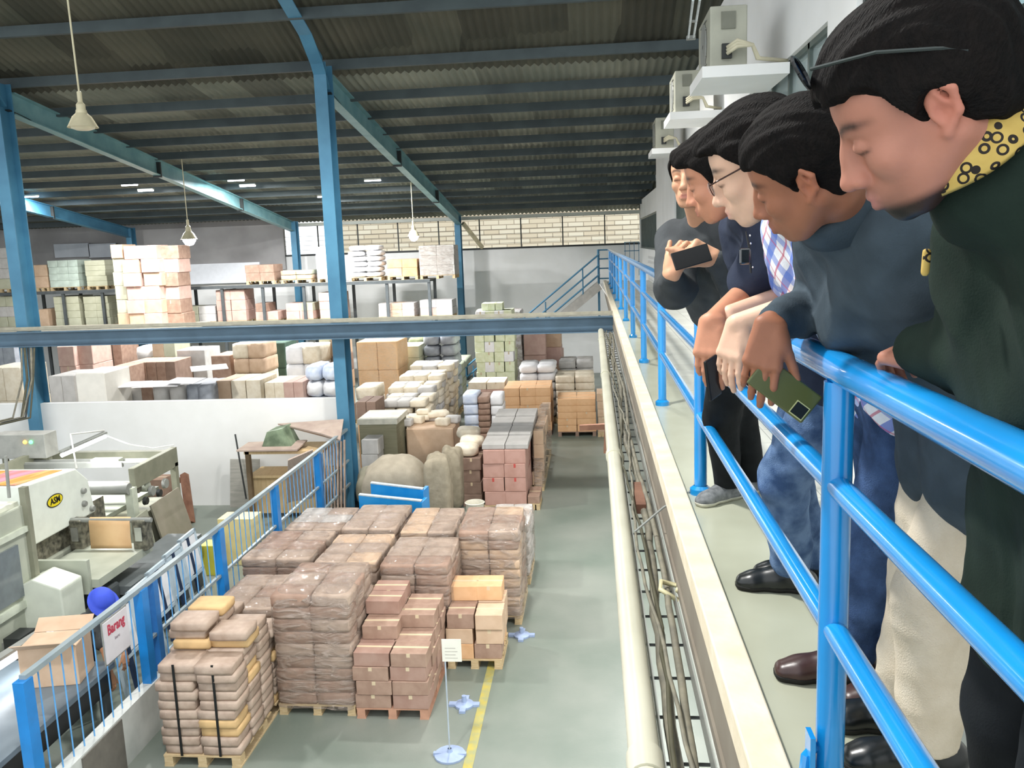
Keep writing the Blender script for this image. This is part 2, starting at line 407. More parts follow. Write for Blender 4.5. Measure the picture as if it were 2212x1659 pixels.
# bright room behind the windows
M_room = mat('room_wall_paint', 'dfe9ea', .8, var=.03)
rm = MB().bb(XW + 3.2, XW + 3.3, -2, YW, 0, 4).bb(XW + .2, XW + 3.3, YW, YW + .1, 0, 4).bb(XW + .2, XW + 3.3, -2, YW, -.1, 0).bb(XW + .2, XW + 3.3, -2, YW, 3.2, 3.3)
struct(rm.build('wall_room', M_room))
bl = MB()
for i in range(14): bl.bb(XW + .34, XW + .36, 1.0 + i * .36, 1.22 + i * .36, .9, 3.2)
tag(bl.build('window_blind', mat('blue_grey_blind', '8fb4bd', .7)), 'vertical blue-grey blind strips behind the near dark-framed window', 'blind')
# ---- air conditioner ledges and the AC units
def ac(cx, cy_, Y, wpx, hpx, label):
    c = at_y(cx, cy_, Y); hh = hpx * Y / F; w = min(.34, wpx * Y / F)
    t = thing('air_conditioner', label, 'air conditioner', (c.x, c.y, c.z - hh / 2), 0, 'air conditioners on wall ledges')
    xb = XW - c.x + .0
    MB().bb(-w / 2, w / 2, 0, .85, 0, hh).build('casing', mat('ac_casing', 'a8a899', .5, scale=3), t, bevel=.012)
    gm = MB(); gm.bb(-w * .2, w * .18, -.012, 0, hh * .62, hh * .9)
    gm.build('side_vent', mat('ac_vent', '77786c'), t)
    fr = MB(); fr.lathe([(.02, -.01), (.2, -.01), (.21, 0)], (-w / 2 - .004, .42, hh / 2), 20, 0, 'X')
    for k in range(6): fr.bb(-w / 2 - .012, -w / 2 - .004, .42 - .2, .42 + .2, hh / 2 - .2 + k * .08, hh / 2 - .19 + k * .08)
    fr.build('fan_grille', M_grey, t)
    vb = MB(); vb.box((-.02, -.02, hh * .25), (.09, .05, .13)); vb.build('valve', M_dark, t)
    hp = MB()
    for k in range(3):
        hp.tube([(-.02, -.05, hh * (.2 + .05 * k)), (.06, -.12, hh * (.28 + .05 * k)), (.2, -.1, hh * .3), (.27 - .01 * k, -.04, hh * .1), (xb, .02, hh * .05)], .018, 8)
    hp.build('hose', mat('hose_wrap', 'c9c2a8'), t, smooth=True)
    z = c.z - hh / 2
    struct(MB().bb(c.x - w / 2 - .08, XW, c.y - .08, c.y + .95, z - .1, z).build('trim_5', M_white))
ac(1574, 78, 8.5, 82, 118, 'grey air conditioner nearest the camera on a white wall ledge')
ac(1485, 197, 12.6, 60, 82, 'middle grey air conditioner with pale hose on the gallery wall')
ac(1436, 287, 17.0, 48, 62, 'small distant air conditioner with rusty side above the far man')
# hanging tube fixture top right
t = thing('tube_light_fixture', 'thin white double tube fixture under the dark roof edge', 'light fixture')
a = at_y(1497, 0, 9.6); c = at_y(1487, 82, 12.4)
d = Vector((.07, 0, 0))
MB().tube([a, c], .014, 8).tube([a + d, c + d], .014, 8).build('tube', mat('pale_tube', 'c9d3d6', .3), t)
MB().box(c + d / 2, (.12, .06, .05)).build('holder', M_grey, t); MB().box((a + c) / 2 + d / 2, (.1, .05, .02)).build('holder', M_grey, t)
# ---- railing
XR = .54; RH = 1.025
rl = thing('gallery_railing', 'glossy blue tube railing along the gallery edge the men lean on', 'railing')
posts = [1.93 + 2.46 * i for i in range(-1, 12)]
ye = GY1 - .1
for y in posts:
    if y > ye: continue
    MB().tube([(XR, y, .0), (XR, y, RH - .03)], .033, 20).lathe([(.055, 0), (.055, .03), (.036, .045)], (XR, y, 0), 16).build('post', M_blue, rl, smooth='auto')
for z, r in ((RH, .036), (.757, .027), (.415, .027)):
    MB().tube([(XR, -1.5, z), (XR, ye, z)], r, 20).build('rail', M_blue, rl, smooth='auto')
MB().tube([(XR - .02, posts[1] + .01, .12), (XR - .06, posts[1] - .02, .1), (XR - .07, posts[1] - .03, .02)], .012, 8).box((XR - .05, posts[1] - .02, .1), (.012, .05, .12)).build('anchor_tab', M_blue, rl)
er = thing('end_railing', 'blue barred end rail at the far end of the gallery', 'railing')
e = at_y(1292, 534, ye); e0 = at_y(1290, 690, ye)
MB().tube([(e.x, ye, e0.z - .2), (e.x, ye, RH + .02)], .04, 10).build('post', M_steel_blue, er)
for z in (RH, RH * .72, RH * .42, RH * .1): MB().tube([(e.x, ye, z), (XR, ye, z)], .022, 8).build('rail', M_steel_blue, er)
# far end screen of bars at the gallery end (behind the railing)
sc_ = thing('ladder_rack', 'small blue barred gate beside the far wall corner', 'gate')
for i in range(4): MB().bb(XW - .62 + i * .17, XW - .6 + i * .17, YW - 1.2, YW - 1.17, 0, 1.25).build('bar', M_steel_blue, sc_)
for z in (.5, .9, 1.22): MB().bb(XW - .64, XW - .08, YW - 1.2, YW - 1.16, z, z + .03).build('rail', M_steel_blue, sc_)
# stairs going down leftwards at the gallery end
st = thing('staircase', 'steel stair with blue handrails going down from the gallery end', 'stairs')
sx0 = XR - .3; ys = GY1 - .3
run = 4.6; n = 15
for sy in (ys, ys + .95):
    MB().bar((sx0, sy, -.12), (sx0 - run, sy, GZ + .1), .05, .26).build('stringer', mat('pale_stair_stringer', 'b7b4ad'), st)
for i in range(n):
    tt = (i + .5) / n
    MB().bb(sx0 - run * tt - .16, sx0 - run * tt + .16, ys, ys + .95, -.12 + (GZ + .1) * tt - .02, -.12 + (GZ + .1) * tt + .02).build('tread', M_grey, st)
for dz in (.95, .6, .3):
    MB().tube([(sx0, ys, dz - .05), (sx0 - run, ys, GZ + .12 + dz)], .028, 8).build('handrail', M_steel_blue, st)
for k in range(4):
    tt = .12 + k * .27; MB().tube([(sx0 - run * tt, ys, (GZ) * tt - .1), (sx0 - run * tt, ys, GZ * tt + .9)], .022, 8).build('baluster', M_steel_blue, st)
# white landing edge seen at the gallery end
p0 = at_y(1297, 612, GY1 - .6); p1 = at_y(1299, 690, GY1 - .6)
o = MB().prism([(XR - .32, GY1 - .9, -.02), (XR + .02, GY1 - .9, -.02), (XR - .02, GY1 - 9.5, -.06), (XR - .1, GY1 - 9.5, -.06)], (0, 0, -.04)).build('trim_6', M_white); struct(o)
# ---- pipe, cable tray, cables along the gallery edge
zpipe = -.3
pp = thing('drain_pipe', 'long cream plastic pipe running along the gallery edge', 'pipe')
xp = .135
seg = [(-1.5, 2.45), (2.45, 6.4), (6.4, 10.4), (10.4, 14.2), (14.2, YA - .9)]
for a, c in seg: MB().tube([(xp, a, zpipe), (xp, c, zpipe)], .052, 20).build('pipe_length', M_pipe, pp, smooth='auto')
for a, c in seg[1:]: MB().tube([(xp, a - .06, zpipe), (xp, a + .06, zpipe)], .06, 20).build('coupling', M_pipe, pp, smooth='auto')
tr = thing('cable_tray', 'wire ladder tray carrying cables between the pipe and the gallery', 'cable tray')
MB().bb(.21 * S, .215 * S, -1, YA - 1, zpipe - .05, zpipe + .02).bb(.375 * S, .38 * S, -1, YA - 1, zpipe - .05, zpipe + .02).build('side_rail', M_grey, tr)
me = MB().tube([(.12 * S, 0, 0), (.39 * S, 0, 0)], .006, 6).mesh('rung'); me.materials.append(M_dark)
for i in range(56): link('rung', me, tr, (0, .9 + i * .3 * S, zpipe - .05))
def cable(x0, label, r, mt, amp, y0=-1, y1=YA - 1.2, zz=0., seed=0):
    rd = random.Random(seed); pts = []; y = y0
    while y < y1: pts.append((x0 + amp * math.sin(y * 1.3 + seed) + rd.uniform(-.3, .3) * amp, y, zpipe - .03 + zz + rd.uniform(0, .02))); y += .22
    tag(MB().tube(pts, r, 8).build('cable', mt, smooth=True), label, 'cable')
M_cab = mat('dusty_cable', '6b685d', .6, scale=12, col2='858170')
M_cab2 = mat('dark_olive_cable', '4d4b3a', .6, scale=12)
cable(.265, 'thick grey cable lying along the middle of the wire tray', .022, M_cab, .028, seed=1)
cable(.30, 'second grey cable weaving beside the thick one in the tray', .015, M_cab, .02, zz=.03, seed=2)
cable(.225, 'dark olive cable close to the cream pipe', .009, M_cab2, .03, zz=.04, seed=3)
cable(.24, 'thin dusty cable looping over the tray rungs', .008, M_cab, .03, zz=.055, seed=5)
for k, (a_, b_) in enumerate((((1497, 1058), (1372, 1148)), ((1395, 860), (1375, 884)), ((1403, 778), (1350, 800)))):
    p = at_z(*a_, .02); q = at_z(*b_, zpipe + .05)
    tag(MB().tube([p, (p + q) / 2 + Vector((0, 0, .02)), q], .007, 6).build('tie_wire', M_grey), ['tie wire from the third rail post over the edge to the tray', 'tie wire crossing the cream edge further along', 'tie wire far along the gallery edge'][k], 'wire')
p = Vector((.34, 3.72, zpipe))
o = MB().tube([p + Vector((.02, 0, 0)), p + Vector((-.06, .03, .04)), p + Vector((-.05, .1, .05)), p + Vector((.03, .12, .02)), p + Vector((.02, .04, .03))], .012, 8).build('hose_clip', mat('yellowed_plastic', 'cfc8a0', .4), smooth=True); tag(o, 'pale bent plastic hose end on the cable tray', 'hose')
o = MB().bb(.24, .3, 5.1, 5.6, zpipe - .04, zpipe + .02).build('junction_box', M_rust); tag(o, 'rusty brown box in the cable tray beside the pipe', 'junction box')
br_ = thing('wall_bracket', 'brown angled steel bracket below the gallery edge', 'bracket')
p = at_y(1252, 924, 12.4); q = at_y(1311, 921, 12.4); r_ = at_y(1309, 978, 12.4)
MB().bar(p, q, .07, .08).build('arm', M_rust, br_); MB().bar(q, r_, .07, .09, (0, 1, 0)).build('leg', M_rust, br_)
# ---- fence with low wall
zf = -2.22; zl = -3.27
struct(MB().bb(XF - .07, XF + .07, 5.5, 9.2, GZ, zl).build('wall_dwarf', mat('white_dwarf_wall', 'c9ccc8', .7, scale=3, col2='b4b8b4')))
p = at_x(183, 1640, XF + .07); q = at_x(255, 1560, XF + .07)
o = MB().bb(XF + .07, XF + .085, p.y - .05, q.y + .05, GZ, zl - .02).build('grey_board', mat('brown_grey_board', '66635c', .8)); tag(o, 'dark grey board against the low white wall below the fence', 'board')
fn = thing('blue_fence', 'long blue barred fence between the printing press and the pallets', 'fence')
fy = [6.4, 8.34, 10.3, 12.3, 14.4]
M_fb = mat('fence_blue', '1c7cc4', .35, scale=3, coat=.3)
for i, y in enumerate(fy):
    zb_ = zl if i < 2 else GZ
    MB().bb(XF - .05, XF + .05, y - .065, y + .065, zb_, zf + .01).build('post', M_fb, fn)
M_fr = mat('fence_rail_paint', '8e9a9d', .4, scale=4, col2='7f8f98')
MB().bb(XF - .03, XF + .03, fy[0], YA - .25, zf, zf + .05).build('top_rail', M_fr, fn)
MB().bb(XF - .02, XF + .02, fy[1], YA - .25, zl - .05, zl - .01).bb(XF - .02, XF + .02, fy[1], YA - .25, zf - .62, zf - .585).build('lower_rail', M_fr, fn)
bm = MB().tube([(0, 0, 0), (0, 0, zf - zl)], .007, 6).mesh('bar'); bm.materials.append(mat('bar_light_blue', '5f9fd6', .4))
y = fy[0] + .2
while y < YA - .35:
    if min(abs(y - q_) for q_ in fy) > .09: link('bar', bm, fn, (XF, y, zl))
    y += .168
MB().bb(XF - .035, XF + .035, 8.55, 8.65, zl, zf).build('strut', mat('strut_blue', '2f6fae', .4), fn)
# board hung on the fence
sg = thing('notice_board', 'white notice board with red heading hung on the blue fence', 'sign')
xs = XF + .06; a = at_x(222, 1360, xs); c = at_x(272, 1315, xs); bz = at_x(272, 1390, xs).z
ya, yb = at_x(220, 1350, xs).y, at_x(271, 1318, xs).y; z1 = at_x(245, 1330, xs).z; z0 = z1 - .42
MB().bb(xs, xs + .012, ya, yb, z0, z1).build('board', mat('sign_white', 'c9c6cb', .5, var=.04), sg)
MB().bb(xs - .005, xs, ya - .02, yb + .02, z0 - .02, z1 + .02).build('frame', M_grey, sg)
def text(s_, size, loc, rot, mt, parent, name='lettering', ext=.002, sx=1.0, bold=0.):
    cu = bpy.data.curves.new(name, 'FONT'); cu.body = s_; cu.size = size; cu.extrude = ext; cu.align_x = 'CENTER'; cu.align_y = 'CENTER'; cu.offset = bold; cu.resolution_u = 2
    o = bpy.data.objects.new('tmp_text', cu); COL.objects.link(o)
    dg = bpy.context.evaluated_depsgraph_get(); me = bpy.data.meshes.new_from_object(o.evaluated_get(dg))
    bpy.data.objects.remove(o); me.name = name; me.materials.clear(); me.materials.append(mt)
    t_ = bpy.data.objects.new(name, me); COL.objects.link(t_); t_.location = loc; t_.rotation_euler = rot; t_.scale = (sx, 1, 1); t_.parent = parent
    return t_
M_red = mat('sign_red', 'a8384c', .6); ym = (ya + yb) / 2
# seen from +X side: text runs towards +Y
text('Barang', .15, (xs + .013, ym, z1 - .1), (math.pi / 2, 0, math.pi / 2), M_red, sg, sx=min(1.2, (yb - ya) * .92 / .52), bold=.004)
text('baru', .05, (xs + .013, ym, z1 - .22), (math.pi / 2, 0, math.pi / 2), mat('sign_grey', '8a7f88'), sg)
# ---- pendant lamps
M_lampb = mat('cream_lamp_metal', 'cfc6a6', .4, scale=4)
def pendant(px, py_, Y, wpx, hpx, label, lit, en=0):
    c = at_y(px, py_, Y); k = Y / F; w = wpx * k / 2; h = hpx * k
    t = thing('pendant_lamp', label, 'lamp', (c.x, c.y, c.z))
    ms = M_lampb
    MB().lathe([(w, -h * .5), (w * .93, -h * .44), (w * .62, -h * .12), (w * .38, 0), (w * .34, h * .12), (.001, h * .13)], (0, 0, 0), 28).build('lamp_shade', ms, t, smooth='auto')
    MB().lathe([(w * .3, h * .1), (w * .3, h * .3), (w * .16, h * .4), (w * .16, h * .75), (.001, h * .78)], (0, 0, 0), 16).build('ballast', ms, t, smooth='auto')
    zt_ = roof_z(Y) - c.z
    MB().tube([(0, 0, h * .7), (-.04 if not lit else 0, 0, zt_)], .013, 8).build('rod', ms, t)
    bm_ = mat('lit_bulb', 'ffffff', .4, emit='f4f8ff', estr=22) if lit else mat('unlit_bulb', 'e6ddc0', .3)
    q = 1.0 if lit else .25
    MB().lathe([(.001, -h * (.5 + .42 * q)), (w * .45, -h * (.5 + .36 * q)), (w * .74, -h * (.5 + .12 * q)), (w * .8, -h * .44)], (0, 0, 0), 24).build('bulb', bm_, t, smooth=True)
    if lit:
        ld = bpy.data.lights.new('lamp_glow', 'SPOT'); ld.energy = en; ld.spot_size = 2.6; ld.spot_blend = .6; ld.shadow_soft_size = .2; ld.color = (.93, .96, 1)
        lo = bpy.data.objects.new('lamp_glow', ld); COL.objects.link(lo); lo.parent = t; lo.location = (0, 0, -h * 1.0)
    return t
pendant(176, 245, 11.5, 64, 60, 'cream bell-shaped pendant lamp hanging at the upper left, unlit', False)
pendant(407, 500, 22.5, 36, 34, 'bright white glowing lamp over the racks at the left', True, 130)
pendant(893, 497, 27.0, 26, 26, 'lit white pendant lamp in front of the far barred opening', True, 1100)
# unseen high bay lamps added to brighten the hall, over the pallets and the press
for (x, y, lb) in ((-1.6, 13.6, 'added high bay lamp above the pallets, out of view'), (-8.0, 13.6, 'added high bay lamp above the printing press, out of view'), (-2.5, 4.0, 'added high bay lamp nearest the camera, out of view')):
    t = thing('pendant_lamp', lb, 'lamp', (x, y, CAMZ + 4.45))
    MB().lathe([(.24, -.14), (.22, -.12), (.13, -.02), (.08, .05), (.001, .06)], (0, 0, 0), 24).build('lamp_shade', M_lampb, t, smooth='auto')
    MB().tube([(0, 0, .04), (0, 0, roof_z(max(y, 5.2)) - CAMZ - 4.45)], .013, 8).build('rod', M_lampb, t)
    ld = bpy.data.lights.new('lamp_glow', 'SPOT'); ld.energy = 1500; ld.spot_size = 2.4; ld.spot_blend = .7; ld.shadow_soft_size = .25; ld.color = (1, .98, .94)
    lo = bpy.data.objects.new('lamp_glow', ld); COL.objects.link(lo); lo.parent = t; lo.location = (0, 0, -.15)
# tube lights between the far purlins
M_tube = mat('lit_tube', 'ffffff', .4, emit='f3f7ff', estr=14)
for i, (px, py_) in enumerate(((67, 425), (280, 400), (315, 412), (510, 390), (535, 402), (805, 390), (702, 425))):
    d = ray(px, py_); Y = 19.
    while CAMZ + d[2] / d[1] * Y < roof_z(Y) - .25 and Y < 32: Y += .05
    c = at_y(px, py_, Y)
    t = thing('tube_light', ['white tube light under the roof at the far left', 'left of the paired tube lights under the left rafter', 'right of the paired tube lights under the left rafter', 'nearer tube light between the left rafter and the middle column', 'tube light just behind the nearer one left of the middle column', 'tube light under the roof right of the middle column', 'small tube light just left of the middle column'][i], 'tube light', (c.x, c.y, c.z))
    MB().bb(-.25, .25, -.05, .05, .015, .06).build('casing', M_lgrey, t); MB().tube([(-.25, 0, 0), (.25, 0, 0)], .02, 8).build('tube', M_tube, t)
    ld = bpy.data.lights.new('tube_glow', 'AREA'); ld.shape = 'RECTANGLE'; ld.size = .5; ld.size_y = .06; ld.energy = 250
    lo = bpy.data.objects.new('tube_glow', ld); COL.objects.link(lo); lo.parent = t; lo.location = (0, 0, -.04)
# unseen tube lights added under the gallery to brighten the lower wall
for y in (3, 8, 13):
    t = thing('tube_light', {3: 'nearest added tube light under the gallery slab', 8: 'middle added tube light under the gallery slab', 13: 'farthest added tube light under the gallery slab'}[y], 'tube light', (.95, y, -.24))
    MB().bb(-.05, .05, -.6, .6, .0, .035).build('casing', M_lgrey, t); MB().tube([(0, -.6, -.02), (0, .6, -.02)], .018, 8).build('tube', M_tube, t)
    ld = bpy.data.lights.new('tube_glow', 'AREA'); ld.shape = 'RECTANGLE'; ld.size = .08; ld.size_y = 1.2; ld.energy = 90
    lo = bpy.data.objects.new('tube_glow', ld); COL.objects.link(lo); lo.parent = t; lo.location = (0, 0, -.05)
# ================================================================ GOODS
M_wood = mat('pallet_wood', 'b89f78', .8, scale=12, col2='c9b48e', stretch=(1, 6, 6))
def pallet(parent, x0, x1, y0, y1, z, mt=None, h=.13):
    m_ = MB(); mt = mt or M_wood; w = x1 - x0
    for k in range(3):
        cx = x0 + .05 + (w - .1) * k / 2
        m_.bb(cx - .045, cx + .045, y0, y0 + .12, z + .02, z + h - .02).bb(cx - .045, cx + .045, y1 - .12, y1, z + .02, z + h - .02).bb(cx - .045, cx + .045, (y0 + y1) / 2 - .06, (y0 + y1) / 2 + .06, z + .02, z + h - .02)
        m_.bb(cx - .05, cx + .05, y0, y1, z, z + .02)
    n = 6
    for k in range(n):
        cy = y0 + .05 + (y1 - y0 - .1) * k / (n - 1); m_.bb(x0, x1, cy - .05, cy + .05, z + h - .02, z + h)
    return m_.build('wooden_pallet', mt, parent)
BOXC = {}
def rbox(kind, dx, dy, dz, mts, soft=0.):
    """shared carton / bundle mesh, origin at the centre of its base"""
    key = (kind, round(dx, 3), round(dy, 3), round(dz, 3), mts[0].name)
    if key in BOXC: return BOXC[key]
    m_ = MB(); b = min(dx, dy, dz) * (.1 if kind != 'carton' else .03)
    if kind == 'sack' or kind == 'bundle':
        n = 5 if kind == 'sack' else 4; vs = []; fs = []; idx = {}
        rd = random.Random(len(BOXC)); e = 1
        def pt(u, v, w):
            k = (round(u, 4), round(v, 4), round(w, 4))
            if k in idx: return idx[k]
            p = np.array([u, v, w]); q = np.sign(p) * np.abs(p) ** 1.0
            nrm = (abs(u) ** 4 + abs(v) ** 4 + abs(w) ** 4) ** .25 if kind == 'sack' else (abs(u) ** 18 + abs(v) ** 18 + abs(w) ** 18) ** (1 / 18)
            q = p / max(nrm, 1e-6) * max(abs(u), abs(v), abs(w))
            j = .05 if kind == 'sack' else .02
            idx[k] = len(vs); vs.append((q[0] * dx / 2 * (1 + rd.uniform(-j, j)), q[1] * dy / 2 * (1 + rd.uniform(-j, j)), (q[2] + 1) * dz / 2 + rd.uniform(-j, j) * dz * .7)); return idx[k]
        g = [-1 + 2 * i / n for i in range(n + 1)]
        for i in range(n):
            for j in range(n):
                a, c, d, f = g[i], g[i + 1], g[j], g[j + 1]
                fs += [(pt(a, d, 1), pt(c, d, 1), pt(c, f, 1), pt(a, f, 1)), (pt(a, f, -1), pt(c, f, -1), pt(c, d, -1), pt(a, d, -1)),
                       (pt(a, -1, d), pt(c, -1, d), pt(c, -1, f), pt(a, -1, f)), (pt(c, 1, d), pt(a, 1, d), pt(a, 1, f), pt(c, 1, f)),
                       (pt(-1, c, d), pt(-1, a, d), pt(-1, a, f), pt(-1, c, f)), (pt(1, a, d), pt(1, c, d), pt(1, c, f), pt(1, a, f))]
        m_.add(vs, fs); me = m_.mesh(kind)
        me.shade_smooth()
    else:
        h = [dx / 2, dy / 2, dz / 2]; vs = []
        for sx in (-1, 1):
            for sy in (-1, 1):
                for sz in (-1, 1):
                    vs += [(sx * h[0], sy * (h[1] - b), sz * (h[2] - b) + h[2]), (sx * (h[0] - b), sy * h[1], sz * (h[2] - b) + h[2]), (sx * (h[0] - b), sy * (h[1] - b), sz * h[2] + h[2])]
        # convex hull of the chamfered corners
        import bmesh
        bm = bmesh.new(); [bm.verts.new(v) for v in vs]
        r = bmesh.ops.convex_hull(bm, input=bm.verts[:]); bmesh.ops.dissolve_limit(bm, angle_limit=.02, verts=bm.verts[:], edges=bm.edges[:])
        me = bpy.data.meshes.new(kind); bm.to_mesh(me); bm.free()
        if len(mts) > 1:
            for p in me.polygons: p.material_index = 0
            t = MB().bb(-dx / 2 - .001, dx / 2 + .001, -.02, .02, dz, dz + .0015).bb(-.02, .02, -dy / 2 - .0015, -dy / 2, dz * .72, dz)
            nv = len(me.vertices)
            v0 = [tuple(v.co) for v in me.vertices]; f0 = [tuple(p.vertices) for p in me.polygons]
            me2 = MB().add(v0, f0, 0).add(t.v, t.f, 1); me = me2.mesh(kind)
    for m2 in mts: me.materials.append(m2)
    BOXC[key] = me
    return me
def film(parent, x0, x1, y0, y1, z0, z1, mt, seed=0, amp=.018, top=.92):
    rd = random.Random(seed); n = 12; vs, fs, idx = [], [], {}
    cx, cy = (x0 + x1) / 2, (y0 + y1) / 2; hx, hy = (x1 - x0) / 2, (y1 - y0) / 2
    def pt(u, v, w):
        k = (round(u, 4), round(v, 4), round(w, 4))
        if k in idx: return idx[k]
        nm = (abs(u) ** 12 + abs(v) ** 12) ** (1 / 12) if max(abs(u), abs(v)) else 1
        s_ = max(abs(u), abs(v)) / nm if nm else 1
        sh = 1 - (.05 if w > .95 else 0) * max(abs(u), abs(v)) ** 4
        zz = z0 + (w + 1) / 2 * (z1 - z0) - (.05 * max(abs(u), abs(v)) ** 8 if w >= 1 else 0)
        idx[k] = len(vs); vs.append((cx + u * s_ * hx * sh + rd.uniform(-amp, amp), cy + v * s_ * hy * sh + rd.uniform(-amp, amp), zz + rd.uniform(-amp, amp) * .6)); return idx[k]
    g = [-1 + 2 * i / n for i in range(n + 1)]
    for i in range(n):
        for j in range(n):
            a, c, d, f = g[i], g[i + 1], g[j], g[j + 1]
            fs += [(pt(a, d, 1), pt(c, d, 1), pt(c, f, 1), pt(a, f, 1)),
                   (pt(a, -1, d), pt(c, -1, d), pt(c, -1, f), pt(a, -1, f)), (pt(c, 1, d), pt(a, 1, d), pt(a, 1, f), pt(c, 1, f)),
                   (pt(-1, c, d), pt(-1, a, d), pt(-1, a, f), pt(-1, c, f)), (pt(1, a, d), pt(1, c, d), pt(1, c, f), pt(1, a, f))]
    o = MB().add(vs, fs).build('stretch_wrap', mt, parent, smooth=True)
    sm = o.modifiers.new('sub', 'SUBSURF'); sm.levels = 1; sm.render_levels = 1
    return o
def goods(label, x0, x1, y0, dep, z0, z1, nx, ny, nz, mts, kind='carton', pal=True, wrap=None, hmap=None, cat='pallet load', name='loaded_pallet', group=None, jit=.008, rz=0., straps=None, palmat=None, mixp=None, seed=None, gap=.006):
    """one palletised load: pallet, cartons or bundles as parts, optional stretch wrap. Built round its own base point."""
    cx, cy = (x0 + x1) / 2, y0 + dep / 2
    t = thing(name, label, cat, (cx, cy, z0), rz, group)
    rd = random.Random(seed if seed is not None else int(abs(x0 * 100 + y0 * 37 + z0 * 11)))
    w = x1 - x0; hz = z1 - z0; ph = .13 if pal else 0
    if pal: pallet(t, -w / 2, w / 2, -dep / 2, dep / 2, 0, palmat, ph)
    bx, by, bz = w / nx, dep / ny, (hz - ph) / nz
    part = {'carton': 'carton', 'bundle': 'paper_bundle', 'sack': 'sack'}[kind]
    for i in range(nx):
        for j in range(ny):
            top = nz if hmap is None else hmap(i, j)
            for k in range(top):
                if 0 < i < nx - 1 and 0 < j and k < top - 1 and (hmap is None or k < min(hmap(i, max(0, j - 1)), hmap(min(nx - 1, i + 1), j), hmap(max(i - 1, 0), j)) - 0): continue
                if j == ny - 1 and 0 < i < nx - 1 and k < top - 1 and ny > 1: continue
                if i == 0 and j > 0 and k < top - 1 and x0 < -.3 and (hmap is None): continue      # the face turned from the camera side
                mm = mts if mixp is None else ([mixp[rd.randrange(len(mixp))]] + list(mts[1:]))
                me = rbox(kind, bx - gap, by - gap, bz - gap * .5, mm)
                jj = jit * (1 + k * .15)
                link(part, me, t, (-w / 2 + (i + .5) * bx + rd.uniform(-jj, jj), -dep / 2 + (j + .5) * by + rd.uniform(-jj, jj), ph + k * bz), rd.uniform(-.02, .02) + (math.pi if rd.random() < .5 else 0))
    if straps:
        for sx in straps:
            hh = ph + bz * (nz if hmap is None else hmap(min(nx - 1, int(sx * nx)), 0))
            m_ = MB().bb(-w / 2 + sx * w - .012, -w / 2 + sx * w + .012, -dep / 2 - .014, -dep / 2 - .006, ph, hh + .006)
            m_.build('strap', M_black, t)
    if wrap: film(t, -w / 2 - .025, w / 2 + .025, -dep / 2 - .025, dep / 2 + .025, ph * .7, hz + .03, wrap, seed=int(abs(x0 * 91 + y0 * 7)))
    return t
K1 = mat('kraft_pinkish', '9d8878', .6, scale=7, col2='b29e8e', bump=.15, bscale=25)
K2 = mat('kraft_brown', '917565', .7, scale=7, col2='a38877')
K3 = mat('carton_tan', 'bfa287', .75, scale=5, col2='cbb096')
K4 = mat('carton_orange', 'cfa176', .75, scale=5, col2='dab086')
K5 = mat('paper_cream', 'd9ccb4', .7, scale=8, col2='e6dcc8', bump=.15, bscale=20)
K6 = mat('carton_pink', 'bd9c90', .75, scale=5, col2='c8aa9e')
K7 = mat('board_sage', 'b4b49b', .8, scale=4, col2='bfbfa8')
K8 = mat('paper_grey', 'b9b6b2', .7, scale=6, col2='c7c4c0')
K9 = mat('sack_white', 'e8e8ea', .5, scale=6, col2='f2f2f3', bump=.2, bscale=12)
K10 = mat('carton_yellow_green', 'd8dfb8', .7, scale=9, col2='e6ecd0')
K11 = mat('bag_bluegrey', '8e939c', .6, scale=6, col2='a2a7af')
K12 = mat('carton_darkbrown', '80695c', .8, scale=5, col2='917a6c')
K13 = mat('pale_blue_jug', 'c5d2ea', .4, scale=6, col2='dfe7f4')
K14 = mat('yellow_kraft_end', 'c9a878', .7, scale=5)
TAPE = mat('packing_tape', 'c9b89a', .3, var=.05)
TAPER = mat('red_carton_band', 'b04a44', .5, var=.05)
FILM = film_mat('stretch_film', .3, tint='a8988c', scale=5, bump=.9, rough=.07); FILM2 = film_mat('stretch_film_heavy', .42, tint='aa9a8e', scale=4, bump=1.0, rough=.07)
# ---- wrapped paper pallets on the near floor
def zy(px, py_, Y): return at_y(px, py_, Y).z
def xx(px, py_, Y): return at_y(px, py_, Y).x
goods('nearest pallet of strapped kraft paper bundles beside the low white wall', xx(352, 1620, 7.65), xx(520, 1640, 7.65), 7.65, 1.35, GZ, -2.42, 2, 4, 13, [K1], 'bundle', straps=(.25, .75), mixp=[K1] * 11 + [K14], hmap=lambda i, j: [10, 13, 13, 11][j] - (2 if i == 1 and j > 1 else 0) - (0 if i == 0 else (1 if j == 1 else 0)), jit=.014)
goods('tall shrink-wrapped pallet of brown paper reams standing between the strapped bundles and the bare cartons', xx(602, 1520, 8.65), xx(768, 1520, 8.65), 8.65, 1.0, GZ, -2.40, 2, 3, 9, [K2], 'bundle', wrap=FILM2, mixp=[K1, K2, K2])
goods('pallet of bare reddish-brown cartons with a raised back half, right of the tall wrapped pallet', xx(770, 1530, 8.6), xx(925, 1530, 8.6), 8.6, 1.25, GZ, -2.72, 2, 4, 6, [K2, TAPE], 'carton', hmap=lambda i, j: ([4, 5, 6, 6] if i == 0 else [4, 4, 5, 5])[j], mixp=[K2, mat('carton_redbrown', '967567', .75, scale=5, col2='a5887a'), K2], palmat=mat('pallet_wood_red', 'b58a72', .8, scale=8), jit=.015)
goods('half-empty pallet of mixed tan cartons beside the paper sign', xx(967, 1440, 9.75), xx(1085, 1440, 9.75), 9.75, .75, GZ, -2.92, 2, 2, 4, [K3, TAPE], 'carton', hmap=lambda i, j: [[3, 4], [3, 4]][i][j], mixp=[K3, K4, K2], jit=.02)
